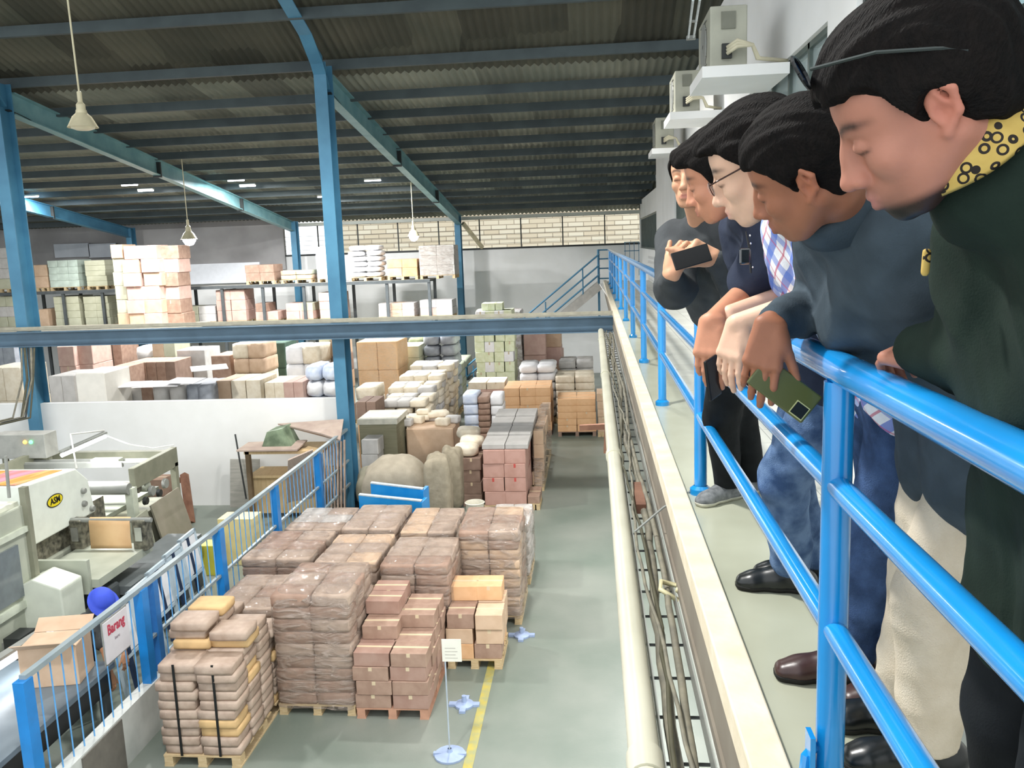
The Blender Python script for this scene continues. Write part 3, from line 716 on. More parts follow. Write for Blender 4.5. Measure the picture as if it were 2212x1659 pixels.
goods('shrink-wrapped pallet of reams directly behind the bare reddish cartons', xx(825, 1300, 10.0), xx(972, 1300, 10.0), 10.0, 1.05, GZ, -2.58, 2, 3, 8, [K1], 'bundle', wrap=FILM, mixp=[K1, K2])
goods('shrink-wrapped pallet just behind the tall wrapped one, tan ream ends showing', xx(684, 1290, 10.2), xx(818, 1290, 10.2), 10.2, 1.1, GZ, -2.62, 2, 3, 7, [K1], 'bundle', wrap=FILM, mixp=[K1, K3])
goods('low shrink-wrapped pallet by the fence behind the strapped bundles', xx(452, 1330, 9.3), xx(592, 1330, 9.3), 9.3, 1.1, GZ, -2.86, 2, 3, 7, [K1], 'bundle', wrap=FILM, mixp=[K1, K2])
goods('shrink-wrapped pallet by the fence, second behind the strapped bundles', xx(522, 1220, 10.75), xx(672, 1220, 10.75), 10.75, 1.15, GZ, -2.78, 2, 3, 7, [K1], 'bundle', wrap=FILM, mixp=[K1, K2])
goods('rearmost shrink-wrapped pallet at the fence side of the block', xx(612, 1150, 12.3), xx(737, 1150, 12.3), 12.3, 1.1, GZ, -2.9, 2, 3, 6, [K1], 'bundle', wrap=FILM, mixp=[K1, K8])
goods('back row shrink-wrapped pallet in front of the blue steel panels', xx(738, 1160, 11.9), xx(856, 1160, 11.9), 11.9, 1.2, GZ, -2.76, 2, 3, 7, [K1], 'bundle', wrap=FILM)
goods('back row shrink-wrapped pallet, middle one of the back row', xx(862, 1170, 11.85), xx(980, 1170, 11.85), 11.85, 1.2, GZ, -2.8, 2, 3, 7, [K1], 'bundle', wrap=FILM, mixp=[K1, K3])
goods('tall shrink-wrapped pallet at the aisle corner behind the mixed cartons', xx(990, 1200, 11.0), xx(1122, 1200, 11.0), 11.0, 1.15, GZ, -2.5, 2, 3, 9, [K1], 'bundle', wrap=FILM2, mixp=[K1, K2, K3])
goods('cloudy plastic-covered pallet behind the aisle corner pallet', xx(1060, 1260, 12.4), xx(1146, 1260, 12.4), 12.4, 1.0, GZ, -2.85, 2, 2, 5, [K8], 'bundle', wrap=FILM2)
# ---- paper sign on a thin stand, two little post feet, yellow line
sg2 = thing('paper_sign', 'white paper notice on a thin stand beside the mixed carton pallet', 'sign')
p = at_z(972, 1632, GZ); Ys = p.y
MB().lathe([(.16, 0), (.16, .02), (.03, .045), (.02, .08)], (p.x, Ys, GZ), 16).bb(p.x - .17, p.x + .17, Ys - .02, Ys + .02, GZ, GZ + .035).build('foot', mat('pale_blue_base', '8f9fbd', .5), sg2, smooth='auto')
zt2 = at_y(975, 1430, Ys).z
MB().tube([(p.x, Ys, GZ + .05), (p.x, Ys, zt2 + .12)], .008, 8).build('pole', mat('thin_pole', 'a9b4c0', .4), sg2)
z0_ = at_y(975, 1428, Ys).z; z1_ = at_y(975, 1380, Ys).z
a_ = at_y(955, 1405, Ys).x; b_ = at_y(997, 1405, Ys).x
MB().bb(a_, b_, Ys - .012, Ys - .006, z0_, z1_).build('paper', mat('notice_paper', 'dedcd0', .7, var=.03), sg2)
m_ = MB()
for k in range(4): m_.bb(a_ + .03, b_ - .04 - .02 * (k % 2), Ys - .0135, Ys - .012, z0_ + .035 + k * .035, z0_ + .042 + k * .035)
m_.build('print_lines', mat('faded_print', 'b3afa6', .7), sg2)
for k, (px, py_) in enumerate(((1003, 1524), (1127, 1374))):
    p = at_z(px, py_, GZ)
    MBk = MB().lathe([(.11, 0), (.11, .025), (.03, .05), (.025, .12), (.001, .12)], (0, 0, 0), 16)
    for q in range(4): MBk.box((.13 * math.cos(q * math.pi / 2), .13 * math.sin(q * math.pi / 2), .015), (.09, .07, .03), q * math.pi / 2)
    o = MBk.build('post_base', mat('pale_blue_base', '8f9fbd', .5), smooth='auto', loc=p); tag(o, ['pale blue post base on the floor beside the yellow line', 'small blue-grey post base alone in the aisle'][k], 'post base')
# ---- middle zone between the column and the aisle
goods('stack of red-banded cartons under long grey lids at the aisle edge', xx(1046, 1090, 16.0), xx(1138, 1090, 16.0), 16.0, 3.4, GZ, at_y(1090, 972, 16).z, 2, 5, 4, [mat('red_brown_carton', 'a57d70', .7, scale=4, col2='b48e82'), TAPER], 'carton', jit=.01)
z_ = at_y(1090, 972, 16).z; xa, xb = xx(1040, 975, 16), xx(1141, 975, 16)
M_lid = mat('grey_carton_lid', 'a3a09c', .7, scale=3, col2='aeaba7')
for k in range(4):
    for j in range(2):
        o = MB().bb(-.37, .37, -.38, .38, 0, .1 + .03 * k).build('grey_carton', M_lid, bevel=.01, loc=(xa + (xb - xa) * (.25 + .5 * j), 16.42 + k * .8, z_ + .004 + (0)))
        o.scale = ((xb - xa) / 1.52, 1, 1)
        tag(o, 'flat grey carton %s on top of the red-banded stack, %s' % (['left', 'right'][j], ['nearest row', 'second row from the front', 'third row from the front', 'farthest row'][k]), 'carton', 'grey cartons on the red-banded stack')
goods('small low stack of brown cartons at the right foot of the red-banded stack', xx(1140, 1080, 16.1), xx(1166, 1080, 16.1), 16.1, .7, GZ, at_y(1150, 1072, 16.1).z, 1, 1, 1, [K2, TAPE], 'carton', pal=True)
goods('aisle pallet of tan boxes draped in torn white plastic beside the red-banded stack', xx(1152, 1000, 17.4), xx(1174, 1000, 17.4), 17.4, 3.2, GZ, at_y(1140, 930, 17.4).z, 1, 4, 4, [K3], 'carton', wrap=FILM2, jit=.03)
goods('big open brown cardboard box behind the draped sacks', xx(880, 980, 18.2), xx(982, 980, 18.2), 18.2, .9, GZ, at_y(930, 925, 18.2).z, 1, 1, 1, [K3], 'carton', name='cardboard_box', cat='box', pal=False)
rd = random.Random(4)
for k in range(6):
    xk = [875, 900, 930, 955, 978, 915][k]; Yk = 18.4 + (k % 3) * .28; z0k = at_y(930, 925, 18.2).z + (.0 if k < 5 else .16)
    o = link('paper_stack', rbox('bundle', .3, .24, .16 if k < 5 else .1, [K5 if k % 2 else K8]), None, (xx(xk, 920, Yk), Yk + .1, z0k), rd.uniform(-.3, .3))
    tag(o, ['cream paper stack at the left end on the big brown box', 'grey paper stack, second from left on the big brown box', 'cream paper stack in the middle of the big brown box', 'grey paper stack, second from right on the big brown box', 'cream paper stack at the right end on the big brown box', 'thin grey paper stack lying over the others on the big brown box'][k], 'paper stack')
# sage crate of boards with pale edge
cr = thing('board_crate', 'tall pallet of dull sage boards with a pale top edge', 'crate', (xx(820, 990, 17.6), 18.1, GZ))
w_ = xx(862, 990, 17.6) - xx(782, 990, 17.6); h_ = at_y(820, 905, 17.6).z - GZ
MB().bb(-w_ / 2, w_ / 2, -.5, .5, .1, h_ - .12).build('board_stack', mat('sage_boards', '86836a', .8, scale=3, col2='918d75', stretch=(1, 1, 12)), cr, bevel=.01)
MB().bb(-w_ / 2 - .03, w_ / 2 + .03, -.53, .53, h_ - .12, h_).build('lid', mat('pale_lid', 'd9d6c6', .7), cr, bevel=.01); pallet(cr, -w_ / 2, w_ / 2, -.5, .5, 0)
goods('small printed white carton stack left of the sage boards', xx(782, 1000, 17.0), xx(818, 1000, 17.0), 17.0, .5, GZ, at_y(800, 950, 17).z, 1, 1, 4, [K8], 'carton', pal=False, name='carton_stack')
# soft lumpy things
def lump(name, label, cat, c, d, mt, seed=0, amp=.12, rz=0., e=3.0, sub=2, flat=.0):
    rd = random.Random(seed); n = 10; vs, fs, idx = [], [], {}
    ph = [rd.uniform(0, 6) for _ in range(6)]
    def pt(u, v, w):
        k = (round(u, 4), round(v, 4), round(w, 4))
        if k in idx: return idx[k]
        nm = (abs(u) ** e + abs(v) ** e + abs(w) ** e) ** (1 / e); q = [u / nm, v / nm, w / nm]
        s_ = 1 + amp * (math.sin(3.1 * q[0] + ph[0] + 2 * q[1]) * .5 + math.sin(5.3 * q[1] + ph[1] + 3 * q[2]) * .35 + math.sin(9 * q[0] + ph[2]) * .2 + math.sin(11 * q[1] + 6 * q[0] + ph[3]) * .15)
        idx[k] = len(vs); vs.append((q[0] * d[0] / 2 * s_, q[1] * d[1] / 2 * s_, max(0, (q[2] * (s_ if w > -.2 else 1) + 1) * d[2] / 2))); return idx[k]
    g = [-1 + 2 * i / n for i in range(n + 1)]
    for i in range(n):
        for j in range(n):
            a, cc, dd, f = g[i], g[i + 1], g[j], g[j + 1]
            fs += [(pt(a, dd, 1), pt(cc, dd, 1), pt(cc, f, 1), pt(a, f, 1)), (pt(a, f, -1), pt(cc, f, -1), pt(cc, dd, -1), pt(a, dd, -1)),
                   (pt(a, -1, dd), pt(cc, -1, dd), pt(cc, -1, f), pt(a, -1, f)), (pt(cc, 1, dd), pt(a, 1, dd), pt(a, 1, f), pt(cc, 1, f)),
                   (pt(-1, cc, dd), pt(-1, a, dd), pt(-1, a, f), pt(-1, cc, f)), (pt(1, a, dd), pt(1, cc, dd), pt(1, cc, f), pt(1, a, f))]
    o = MB().add(vs, fs).build(name, mt, smooth=True, loc=c); o.rotation_euler = (0, 0, rz)
    return tag(o, label, cat)
M_cloth = mat('greyish_dust_cloth', '9c9382', .85, scale=6, col2='aaa08e', bump=.3, bscale=9)
M_cloth2 = mat('brown_sacking', '8d8471', .9, scale=7, col2='a19783', bump=.4, bscale=12)
Yl = 14.9
lump('cloth_covered_heap', 'long heap under grey-brown cloth behind the blue steel panels', 'heap', (xx(850, 1030, 15.2), 15.4, GZ), (1.25, .8, at_y(850, 992, 15.2).z - GZ), M_cloth, 1, .1)
lump('sacking_bundle', 'upright grey-brown sacking bundle right of the cloth heap', 'bundle', (xx(942, 1060, 14.8), 15.1, GZ), (.5, .5, at_y(942, 992, 14.8).z - GZ), M_cloth2, 3, .08, e=5)
lump('sacking_bundle', 'slimmer sacking bundle leaning behind the upright one', 'bundle', (xx(975, 1000, 16.2), 16.3, GZ), (.4, .5, at_y(975, 968, 16.2).z - GZ), M_cloth2, 5, .1, e=5)
lump('cloth_pile', 'crumpled pale cloth pile at the foot of the blue column', 'cloth', (xx(800, 1040, 16.3), 16.5, GZ), (.7, .7, .8), mat('pale_canvas', 'b7b19c', .9, scale=5, col2='a9a48f', bump=.3, bscale=10), 8, .15)
for k, (px, py_, Yk, zz) in enumerate(((1012, 935, 17.6, .55), (1020, 955, 17.0, .35), (1008, 972, 16.6, .2))):
    lump('paper_bag', ['cream paper bag on top of the bags beside the grey lids', 'middle cream paper bag beside the grey lids', 'lower cream paper bag beside the grey lids'][k], 'bag', (xx(px, py_, Yk) , Yk, at_y(px, py_ + 12, Yk).z), (.5, .45, .26), K5, 11 + k, .08)
goods('stack of brown boxes under the cream paper bags', xx(998, 1000, 16.5), xx(1040, 1000, 16.5), 16.35, 1.5, GZ, at_y(1012, 983, 16.6).z, 1, 2, 4, [K12, TAPE], 'carton', pal=False, name='carton_stack')
for k in range(5):
    o = link('flat_board', rbox('bundle', .85 - .05 * k, .6, .05, [mat('grey_board_b', '9d958a', .8, scale=5, col2='b1a99c')]), None, (xx(1018, 1085, 14.7), 15.0, GZ + .052 * k), .1 * k)
    tag(o, ['bottom flat grey card board in the low pile before the red-banded stack', 'second flat card board from the bottom of the low pile', 'middle flat card board of the low pile', 'fourth flat card board of the low pile', 'top flat card board carrying the pale bucket'][k], 'board')
bk = MB().lathe([(.001, .01), (.15, .01), (.17, .24), (.185, .26), (.17, .27), (.16, .24), (.14, .03), (.001, .03)], (0, 0, 0), 24).build('bucket', mat('pale_bucket', 'd8d4c4', .5), smooth='auto', loc=(xx(1020, 1060, 14.7), 14.95, GZ + .265)); tag(bk, 'pale round bucket on the low board pile', 'bucket')
# blue steel panels
M_bp = mat('bright_blue_panel', '1787cf', .35, scale=4, col2='2a92d4'); M_ch = mat('chipped_edge', 'b9c6cb', .6, scale=15)
for k, (l, r, t_, b_, Yk, lab) in enumerate(((800, 916, 1044, 1098, 13.9, 'bright blue steel panel with a chipped top edge, standing behind the other'), (772, 912, 1070, 1120, 13.5, 'lower blue steel panel leaning in front, next to the column foot'))):
    pn = thing('steel_panel', lab, 'panel', (xx((l + r) / 2, 1080, Yk), Yk, GZ), -.12)
    w_ = xx(r, 1080, Yk) - xx(l, 1080, Yk); h_ = at_y((l + r) / 2, t_, Yk).z - GZ
    m_ = MB().prism([(-w_ / 2, 0, 0), (w_ / 2, 0, 0), (w_ / 2, 0, h_ * .93), (-w_ / 2, 0, h_)], (0, .06, 0)); o = m_.build('sheet', M_bp, pn)
    MB().prism([(-w_ / 2, -.004, h_ - .02), (w_ / 2, -.004, h_ * .93 - .02), (w_ / 2, -.004, h_ * .93), (-w_ / 2, -.004, h_)], (0, .068, .006)).build('worn_edge', M_ch, pn)
    m_ = MB().bb(w_ / 2 - .05, w_ / 2 + .01, -.01, .3, 0, h_ * .9); m_.build('side_flange', M_bp, pn)
o = MB().bb(-.14, .14, -.15, .15, 0, .55).bb(-.12, .12, -.16, -.15, .33, .35).bb(-.12, .12, -.16, -.15, .15, .17).build('battery_box', mat('dark_teal_box', '2d3d44', .5), loc=(xx(934, 1090, 14.0), 14.1, GZ)); tag(o, 'dark teal metal box right of the blue steel panels', 'box')
# ---- back of the hall, on the floor
PLACED = [(-5.2, -4.8, 16.2, 16.9), (xx(880, 980, 18.2), xx(982, 980, 18.2), 18.2, 19.1), (xx(782, 990, 17.6), xx(862, 990, 17.6), 17.6, 18.6)]
def bk(label, l, r, t_, Y, dep, nx, ny, nz, mts, kind='carton', z0=GZ, zb=None, **kw):
    my = t_ + 15; w0 = 0
    if zb is None:
        while w0 < 16 and any(xx(l, my, Y) < b[1] - .03 and xx(r, my, Y) > b[0] + .03 and Y < b[3] and Y + dep > b[2] for b in PLACED): Y += .15; w0 += 1
        PLACED.append((xx(l, my, Y), xx(r, my, Y), Y, Y + dep))
    return goods(label, xx(l, my, Y), xx(r, my, Y), Y, dep, z0 if zb is None else zb, at_y((l + r) / 2, t_, Y).z, nx, ny, nz, mts, kind, **kw)
bk('pallet of orange cartons across the aisle end, left of the dark gap', 1088, 1190, 838, 22.7, 1.3, 3, 2, 5, [K4, TAPE], palmat=K12)
bk('pallet of orange cartons at the aisle end just left of the gallery pipe', 1204, 1287, 862, 22.5, 1.1, 2, 2, 5, [K4, TAPE], palmat=K12)
bk('cream bundles stack seen over the aisle-end orange cartons by the pipe', 1200, 1284, 812, 24.2, 1.2, 2, 2, 6, [K5], 'bundle')
bk('grey-white bundles stack at the back right under the stairs', 1208, 1282, 780, 26.0, 1.2, 2, 2, 6, [K8], 'bundle')
bk('narrow tan carton stack half hidden by the cream pipe', 1290, 1312, 850, 22.4, .8, 1, 1, 5, [K3, TAPE])
bk('white stacked sheets with blue print at the head of the grey-lidded row', 1000, 1032, 852, 21.0, .8, 1, 1, 5, [K13], 'bundle')
bk('brown timber slats stack between two white sheet stacks', 1032, 1058, 858, 21.0, .8, 1, 1, 8, [K2], 'bundle')
bk('white sheet stack just right of the brown timber slats', 1059, 1086, 855, 21.0, .8, 1, 1, 5, [K9], 'bundle')
bk('cream and brown mixed cartons behind the white sheet stacks', 1012, 1090, 826, 23.6, 1.0, 2, 1, 6, [K5, TAPE], mixp=[K5, K6, K5])
bk('tall pallet of pale yellow-green cartons before the white far wall', 1024, 1108, 672, 25.4, 1.1, 4, 2, 10, [K10, TAPE], mixp=[K10, K10, K9], jit=.02, cat='pallet load')
bk('small yellow-green cartons heaped on top of the tall pale pallet', 1040, 1085, 655, 25.6, .6, 3, 1, 1, [K10], zb=at_y(1066, 672, 25.4).z + .005, pal=False, name='carton_stack')
bk('stretch-wrapped pale pallet just right of the yellow-green cartons', 1103, 1125, 672, 26.2, 1.0, 1, 1, 8, [K9], wrap=FILM2)
bk('pink-brown carton stack left of the stairs', 1130, 1178, 715, 26.7, 1.0, 1, 1, 3, [K6, TAPE])
bk('tan-pink carton stack nearest the stairs foot', 1179, 1212, 712, 26.9, 1.0, 1, 1, 4, [K6], mixp=[K6, K3])
bk('low pink carton stack in front of the stair foot', 1182, 1216, 758, 25.7, .9, 1, 1, 3, [K6])
bk('heap of white sacks behind the orange aisle-end cartons', 1120, 1200, 788, 24.4, 1.3, 2, 2, 6, [K9], 'sack')
bk('big tan wrapped carton load with orange label right of the middle column', 770, 858, 738, 23.5, 1.3, 2, 1, 3, [mat('pale_orange_carton', 'dcb385', .7, scale=2, col2='e4c096')], wrap=film_mat('thin_film', .12))
bk('pale green wrapped load behind the tan one', 855, 905, 748, 25.0, 1.1, 1, 1, 6, [K7])
bk('olive green bagged load under the cross beam', 878, 915, 728, 26.5, 1.2, 1, 1, 4, [mat('olive_bag', '6d7252', .8, scale=5, col2='7d8160')], 'sack')
bk('pallet of blue-grey bags before the far dark column', 912, 984, 722, 25.5, 1.2, 2, 2, 7, [K11], 'sack')
# long terrace of cream paper bundles
for k, (l, r, t_, Y, lab) in enumerate(((822, 925, 866, 19.6, 'front pallet of untidy cream paper bundles, lowest step of the terrace'), (835, 940, 838, 20.9, 'second pallet of cream paper bundles in the terrace'), (858, 955, 812, 22.2, 'third pallet of cream paper bundles in the terrace'), (880, 975, 790, 23.5, 'rear highest pallet of cream bundles in the terrace'))):
    bk(lab, l, r, t_, Y, 1.15, 3, 2, 9, [K5], 'bundle', jit=.03, mixp=[K5, K5, K8])
bk('green tarpaulin-sided load right of the cream bundle terrace', 962, 992, 792, 24.0, 3.0, 1, 2, 5, [mat('grey_green_tarp', '8f9481', .8, scale=3, col2='9ca18d')], 'bundle')
bk('cream bundle load with grey netting beside the middle column', 768, 812, 838, 20.6, 1.0, 1, 1, 5, [K5], 'bundle')
bk('orange and brown carton stack at the right side of the middle column', 770, 812, 868, 18.8, .8, 2, 1, 3, [K4], mixp=[K4, K12, K3])
for k, (px, py_, Yk) in enumerate(((870, 905, 18.9), (905, 900, 19.0), (945, 893, 19.1))):
    o = link('paper_stack', rbox('bundle', .5, .35, .12, [K5]), None, (xx(px, py_, Yk), Yk, at_y(px, py_ + 6, Yk).z), .3 * k - .2); tag(o, ['loose cream paper ream left in the row before the terrace', 'loose cream paper ream in the middle of the row before the terrace', 'loose cream paper ream right in the row before the terrace'][k], 'paper stack')
bk('row of cream cartons carrying the loose paper reams', 855, 968, 908, 18.75, .55, 4, 1, 4, [K5], mixp=[K5, K3, K8])
# ---- pallet rack on the far wall
YR = 30.0; z1r = .2; z0r = -1.22
rk = thing('pallet_rack', 'long dark steel pallet rack with two loaded levels on the far wall', 'rack')
M_rk = mat('rack_steel', '4b5052', .6)
xl, xr = -24.0, -5.75
x = xr; n_up = 0
while x > xl:
    MB().bb(x - .05, x + .05, YR, YR + .08, GZ, z1r).bb(x - .05, x + .05, YR + 1.1, YR + 1.18, GZ, z1r).build('upright', M_rk, rk); x -= 1.52
for zz in (z1r, z0r):
    MB().bb(xl, xr + .05, YR - .03, YR + .05, zz - .11, zz).build('beam', M_rk, rk); MB().bb(xl, xr + .05, YR + 1.1, YR + 1.2, zz - .11, zz).build('beam', M_rk, rk)
    MB().bb(xl, xr + .05, YR, YR + 1.2, zz - .02, zz + .002).build('shelf', mat('shelf_grey', 'a4a39d', .7), rk)
# pale catwalk deck in front of the lower level on the left
def rload(label, l, r, t_, lev, nx, ny, nz, mts, kind='carton', **kw):
    zz = (z1r if lev else z0r) + .004; Y = YR + .11
    my = (t_ + (608 if lev else 698)) / 2
    return goods(label, xx(l, my, Y), xx(r, my, Y), Y, .95, zz, max(zz + .3, at_y((l + r) / 2, t_, Y).z), nx, ny, nz, mts, kind, **kw)
rload('brown carton load on the upper rack level right of the white sheet', 530, 592, 572, 1, 2, 1, 2, [K2])
rload('flat tan load on the upper rack level by the left far column', 606, 672, 584, 1, 2, 1, 2, [K7], 'bundle', mixp=[K7, K3])
rload('pale blue and white jug load on the upper rack level left of the middle column', 683, 724, 533, 1, 2, 1, 4, [K13])
rload('pile of plump white sacks on the upper rack level right of the middle column', 752, 822, 530, 1, 2, 1, 6, [K9], 'sack', jit=.03)
rload('two small bright orange-brown carton stacks on the upper rack level', 836, 902, 560, 1, 2, 1, 2, [K4], mixp=[K4, K3])
rload('big grey wrapped load at the right end of the upper rack level', 906, 982, 530, 1, 2, 1, 3, [K8], wrap=FILM)
rload('green-grey carton load on the lower rack level, leftmost under the white sheet', 393, 465, 662, 0, 2, 1, 2, [K7], mixp=[K7, K8])
rload('tall pink-brown carton load on the lower rack level', 468, 530, 626, 0, 2, 1, 3, [K6, TAPE])
rload('loosely stacked small pink cartons on the lower rack level', 552, 600, 655, 0, 2, 1, 2, [K6], hmap=lambda i, j: 2 - i % 2, mixp=[K6, K2])
rload('small carton load with a white tilted bag on the lower rack level', 618, 676, 655, 0, 2, 1, 2, [K6], mixp=[K6, K7, K9])
rload('pink carton load on the lower rack level left of the middle column', 690, 740, 632, 0, 2, 1, 3, [K6, TAPE])
rload('stretch-wrapped grey-tan load on the lower rack level right of the middle column', 818, 895, 655, 0, 3, 1, 2, [K8], wrap=FILM, mixp=[K8, K3])
rload('pinkish boxes with grey tops at the right end of the lower rack level', 908, 978, 648, 0, 2, 1, 2, [K6], mixp=[K6, K8])
rload('grey-tan carton load at the far left edge of the upper rack level', -8, 28, 535, 1, 1, 1, 4, [K7], mixp=[K7, K8])
rload('small brown carton pair just right of the left column on the upper rack level', 74, 102, 572, 1, 1, 1, 2, [K3], mixp=[K3, K2])
rload('pale mint board load on the upper rack level', 104, 168, 562, 1, 3, 1, 4, [mat('mint_board', 'bccabf', .8, scale=4)])
rload('sage board load on the upper rack level between the mint one and the tall cartons', 184, 228, 562, 1, 1, 1, 5, [K7])
rload('tan carton load at the far left edge of the lower rack level', -8, 36, 640, 0, 2, 1, 3, [K8], mixp=[K8, K7])
rload('small tan carton just right of the left column on the lower rack level', 84, 104, 668, 0, 1, 1, 1, [K3])
rload('sage carton load on the lower rack level under the mint boards', 118, 172, 640, 0, 2, 1, 4, [K7])
rload('second sage carton load on the lower rack level under the sage boards', 182, 236, 640, 0, 2, 1, 4, [K7])
# tall leaning carton stacks in front of the rack
def stack(label, l, r, t_, b_, Y, n, nx, mts, grp=None, **kw):
    z0_ = at_y((l + r) / 2, b_, Y).z
    return goods(label, xx(l, (t_ + b_) / 2, Y), xx(r, (t_ + b_) / 2, Y), Y, .9, z0_, at_y((l + r) / 2, t_, Y).z, nx, 1, n, mts, **kw)
TC = 27.6
ps = thing('storage_platform', 'raised pale deck in front of the lower rack level at the left', 'platform', (xx(120, 712, TC), TC, 0))
wl_ = xx(395, 712, TC) - xx(-160, 712, TC); zd = at_y(300, 708, TC).z
MB().bb(-wl_ * .5, wl_ * .5, 0, 1.9, zd - .12, zd).build('deck', mat('deck_cream', 'b9b29f', .7, scale=4, col2='c7c1af'), ps)
for k in range(5): MB().bb(-wl_ * .48 + k * wl_ * .235, -wl_ * .48 + k * wl_ * .235 + .09, .1, .2, GZ, zd - .12).build('leg', M_rk, ps)
stack('tall column of pinkish cartons in front of the rack at the left', 270, 345, 530, 706, TC + .3, 6, 2, [K6, TAPE], mixp=[K6, K3, K6], jit=.04, pal=False, name='carton_stack')
stack('tan carton stack left of the tall pinkish column', 246, 272, 528, 706, TC + .5, 6, 1, [K3], mixp=[K3, K7], jit=.03, pal=False, name='carton_stack')
stack('shaded mauve-brown carton stack right of the tall pinkish column', 346, 388, 530, 706, TC + .7, 6, 1, [K2, TAPE], mixp=[K2, K8, K6], jit=.04, pal=False, name='carton_stack')
# ground level behind the partition wall on the left
def gl(label, l, r, t_, Y, n, nx, mts, **kw):
    return bk(label, l, r, t_, Y, 1.1, nx, 1, n, mts, **kw)
gl('pink carton pair on a small pallet behind the partition wall', 124, 160, 748, 25.0, 4, 1, [K6, TAPE], pal=False)
gl('second pink carton stack behind the partition wall', 166, 198, 744, 25.2, 4, 1, [K6, TAPE], pal=False)
gl('brown carton row behind the partition wall, third from left', 202, 262, 742, 25.6, 3, 3, [K2], mixp=[K2, K6, K12])
gl('low brown carton row in the shade under the left platform', 228, 268, 795, 22.4, 3, 2, [K12], mixp=[K12, K2])
gl('grey-mauve sack pile under the left platform', 288, 326, 748, 26.2, 4, 1, [K8], kind='sack')
gl('olive and tan carton row under the left platform', 328, 378, 740, 26.0, 5, 2, [K7], mixp=[K7, K3])
gl('long mauve-brown carton row lying below the olive one', 275, 378, 782, 23.2, 3, 5, [K2], mixp=[K2, K12])
gl('wide flat tan carton stack before the grey shade left of the cream bundles', 382, 444, 756, 24.4, 4, 2, [K3], mixp=[K3, K8])
gl('small mauve carton stack beside the cream bundle pallet', 456, 498, 768, 23.2, 3, 1, [K2])
gl('pallet of cream and tan bundles near the left far column foot', 500, 568, 742, 23.0, 6, 2, [K5], mixp=[K5, K3], kind='bundle')
gl('dark green covered load behind the cream and tan bundles', 560, 615, 740, 24.8, 3, 1, [mat('dark_green_cover', '3c5347', .7, scale=3, col2='4a6053')])
gl('bundled white paper stack with dark ties right of the green cover', 615, 690, 748, 22.5, 5, 2, [K9], mixp=[K9, K5], kind='bundle')
gl('tall tan carton load left of the middle column above the partition wall', 690, 738, 732, 23.6, 5, 2, [K3], mixp=[K3, K12, K7])
gl('white and pale blue sacks heap just over the partition wall near the middle column', 655, 728, 790, 19.6, 6, 2, [K13], kind='sack', mixp=[K13, K9])
gl('low pink-tan carton row against the back of the partition wall', 570, 655, 826, 18.6, 4, 4, [K6], mixp=[K6, K5])
gl('open tan carton group against the back of the partition wall', 468, 562, 822, 18.4, 3, 3, [K4], mixp=[K4, K3, K5])
gl('white angular carton standing just behind the partition wall', 163, 226, 806, 18.0, 1, 1, [mat('white_board', 'eeeae0', .7, var=.03)], name='white_carton', cat='carton', pal=False)
gl('grey flat cartons low behind the partition wall left part', 105, 160, 812, 18.6, 3, 2, [K8])
gl('tan and grey carton row low behind the partition wall, mid part', 232, 330, 838, 18.4, 3, 4, [K3], mixp=[K3, K8, K2])
gl('grey paper bundles heap low behind the partition wall', 335, 455, 832, 18.6, 4, 4, [K8], kind='bundle', mixp=[K8, K5, K11], jit=.04)
gl('pale carton wall seen left of the left column', -30, 42, 795, 19.5, 3, 2, [K8], mixp=[K8, K5])
gl('grey-green carton stack under the beam at the far left edge', -20, 30, 745, 24.0, 4, 2, [K7], mixp=[K7, K11])
for k, (px, py_, rz_) in enumerate(((285, 836, .2), (400, 828, -.2), (452, 800, .5), (355, 835, .1))):
    o = MB().box((0, 0, .02), (.8, .5, .015), None).build('paper_sheet', K9, loc=at_y(px, py_ - 4, 18.8)); o.rotation_euler = (.1, 0, rz_)
    tag(o, ['white paper sheet lying on the cartons right of the white angular carton', 'white sheet over the grey bundles, middle of the wall top', 'white sheet sticking up beside the open tan cartons', 'small white sheet between the other two over the wall'][k], 'paper')
# ================================================================ PRINTING PRESS AREA
M_mw = mat('press_white_enamel', 'dfe4da', .3, var=.04, spec=.5)
M_mg = mat('press_grey_green', 'a3a899', .45, scale=3, col2='b1b5a6')
M_ol = mat('press_olive_frame', '7b7c6b', .5, scale=4, col2='8a8a78')
M_dk = mat('press_dark_deck', '44494a', .5, scale=4, col2='525758')
M_oil = mat('oily_mechanism', '3b3a33', .35, scale=14, col2='7f7c6c')
pr = thing('printing_press', 'large white and olive printing press with slanted white side cover behind the blue fence', 'printing press')
X0 = -7.4
def ax(px, py_, X=X0): return at_x(px, py_, X)
poly = [ax(50, 1050), ax(163, 1012), ax(190, 1035), ax(207, 1105), ax(67, 1183), ax(48, 1085)]
MB().prism([(X0, p.y, p.z) for p in poly], (-1.9, 0, 0)).build('side_cover', M_mw, pr, bevel=.02)
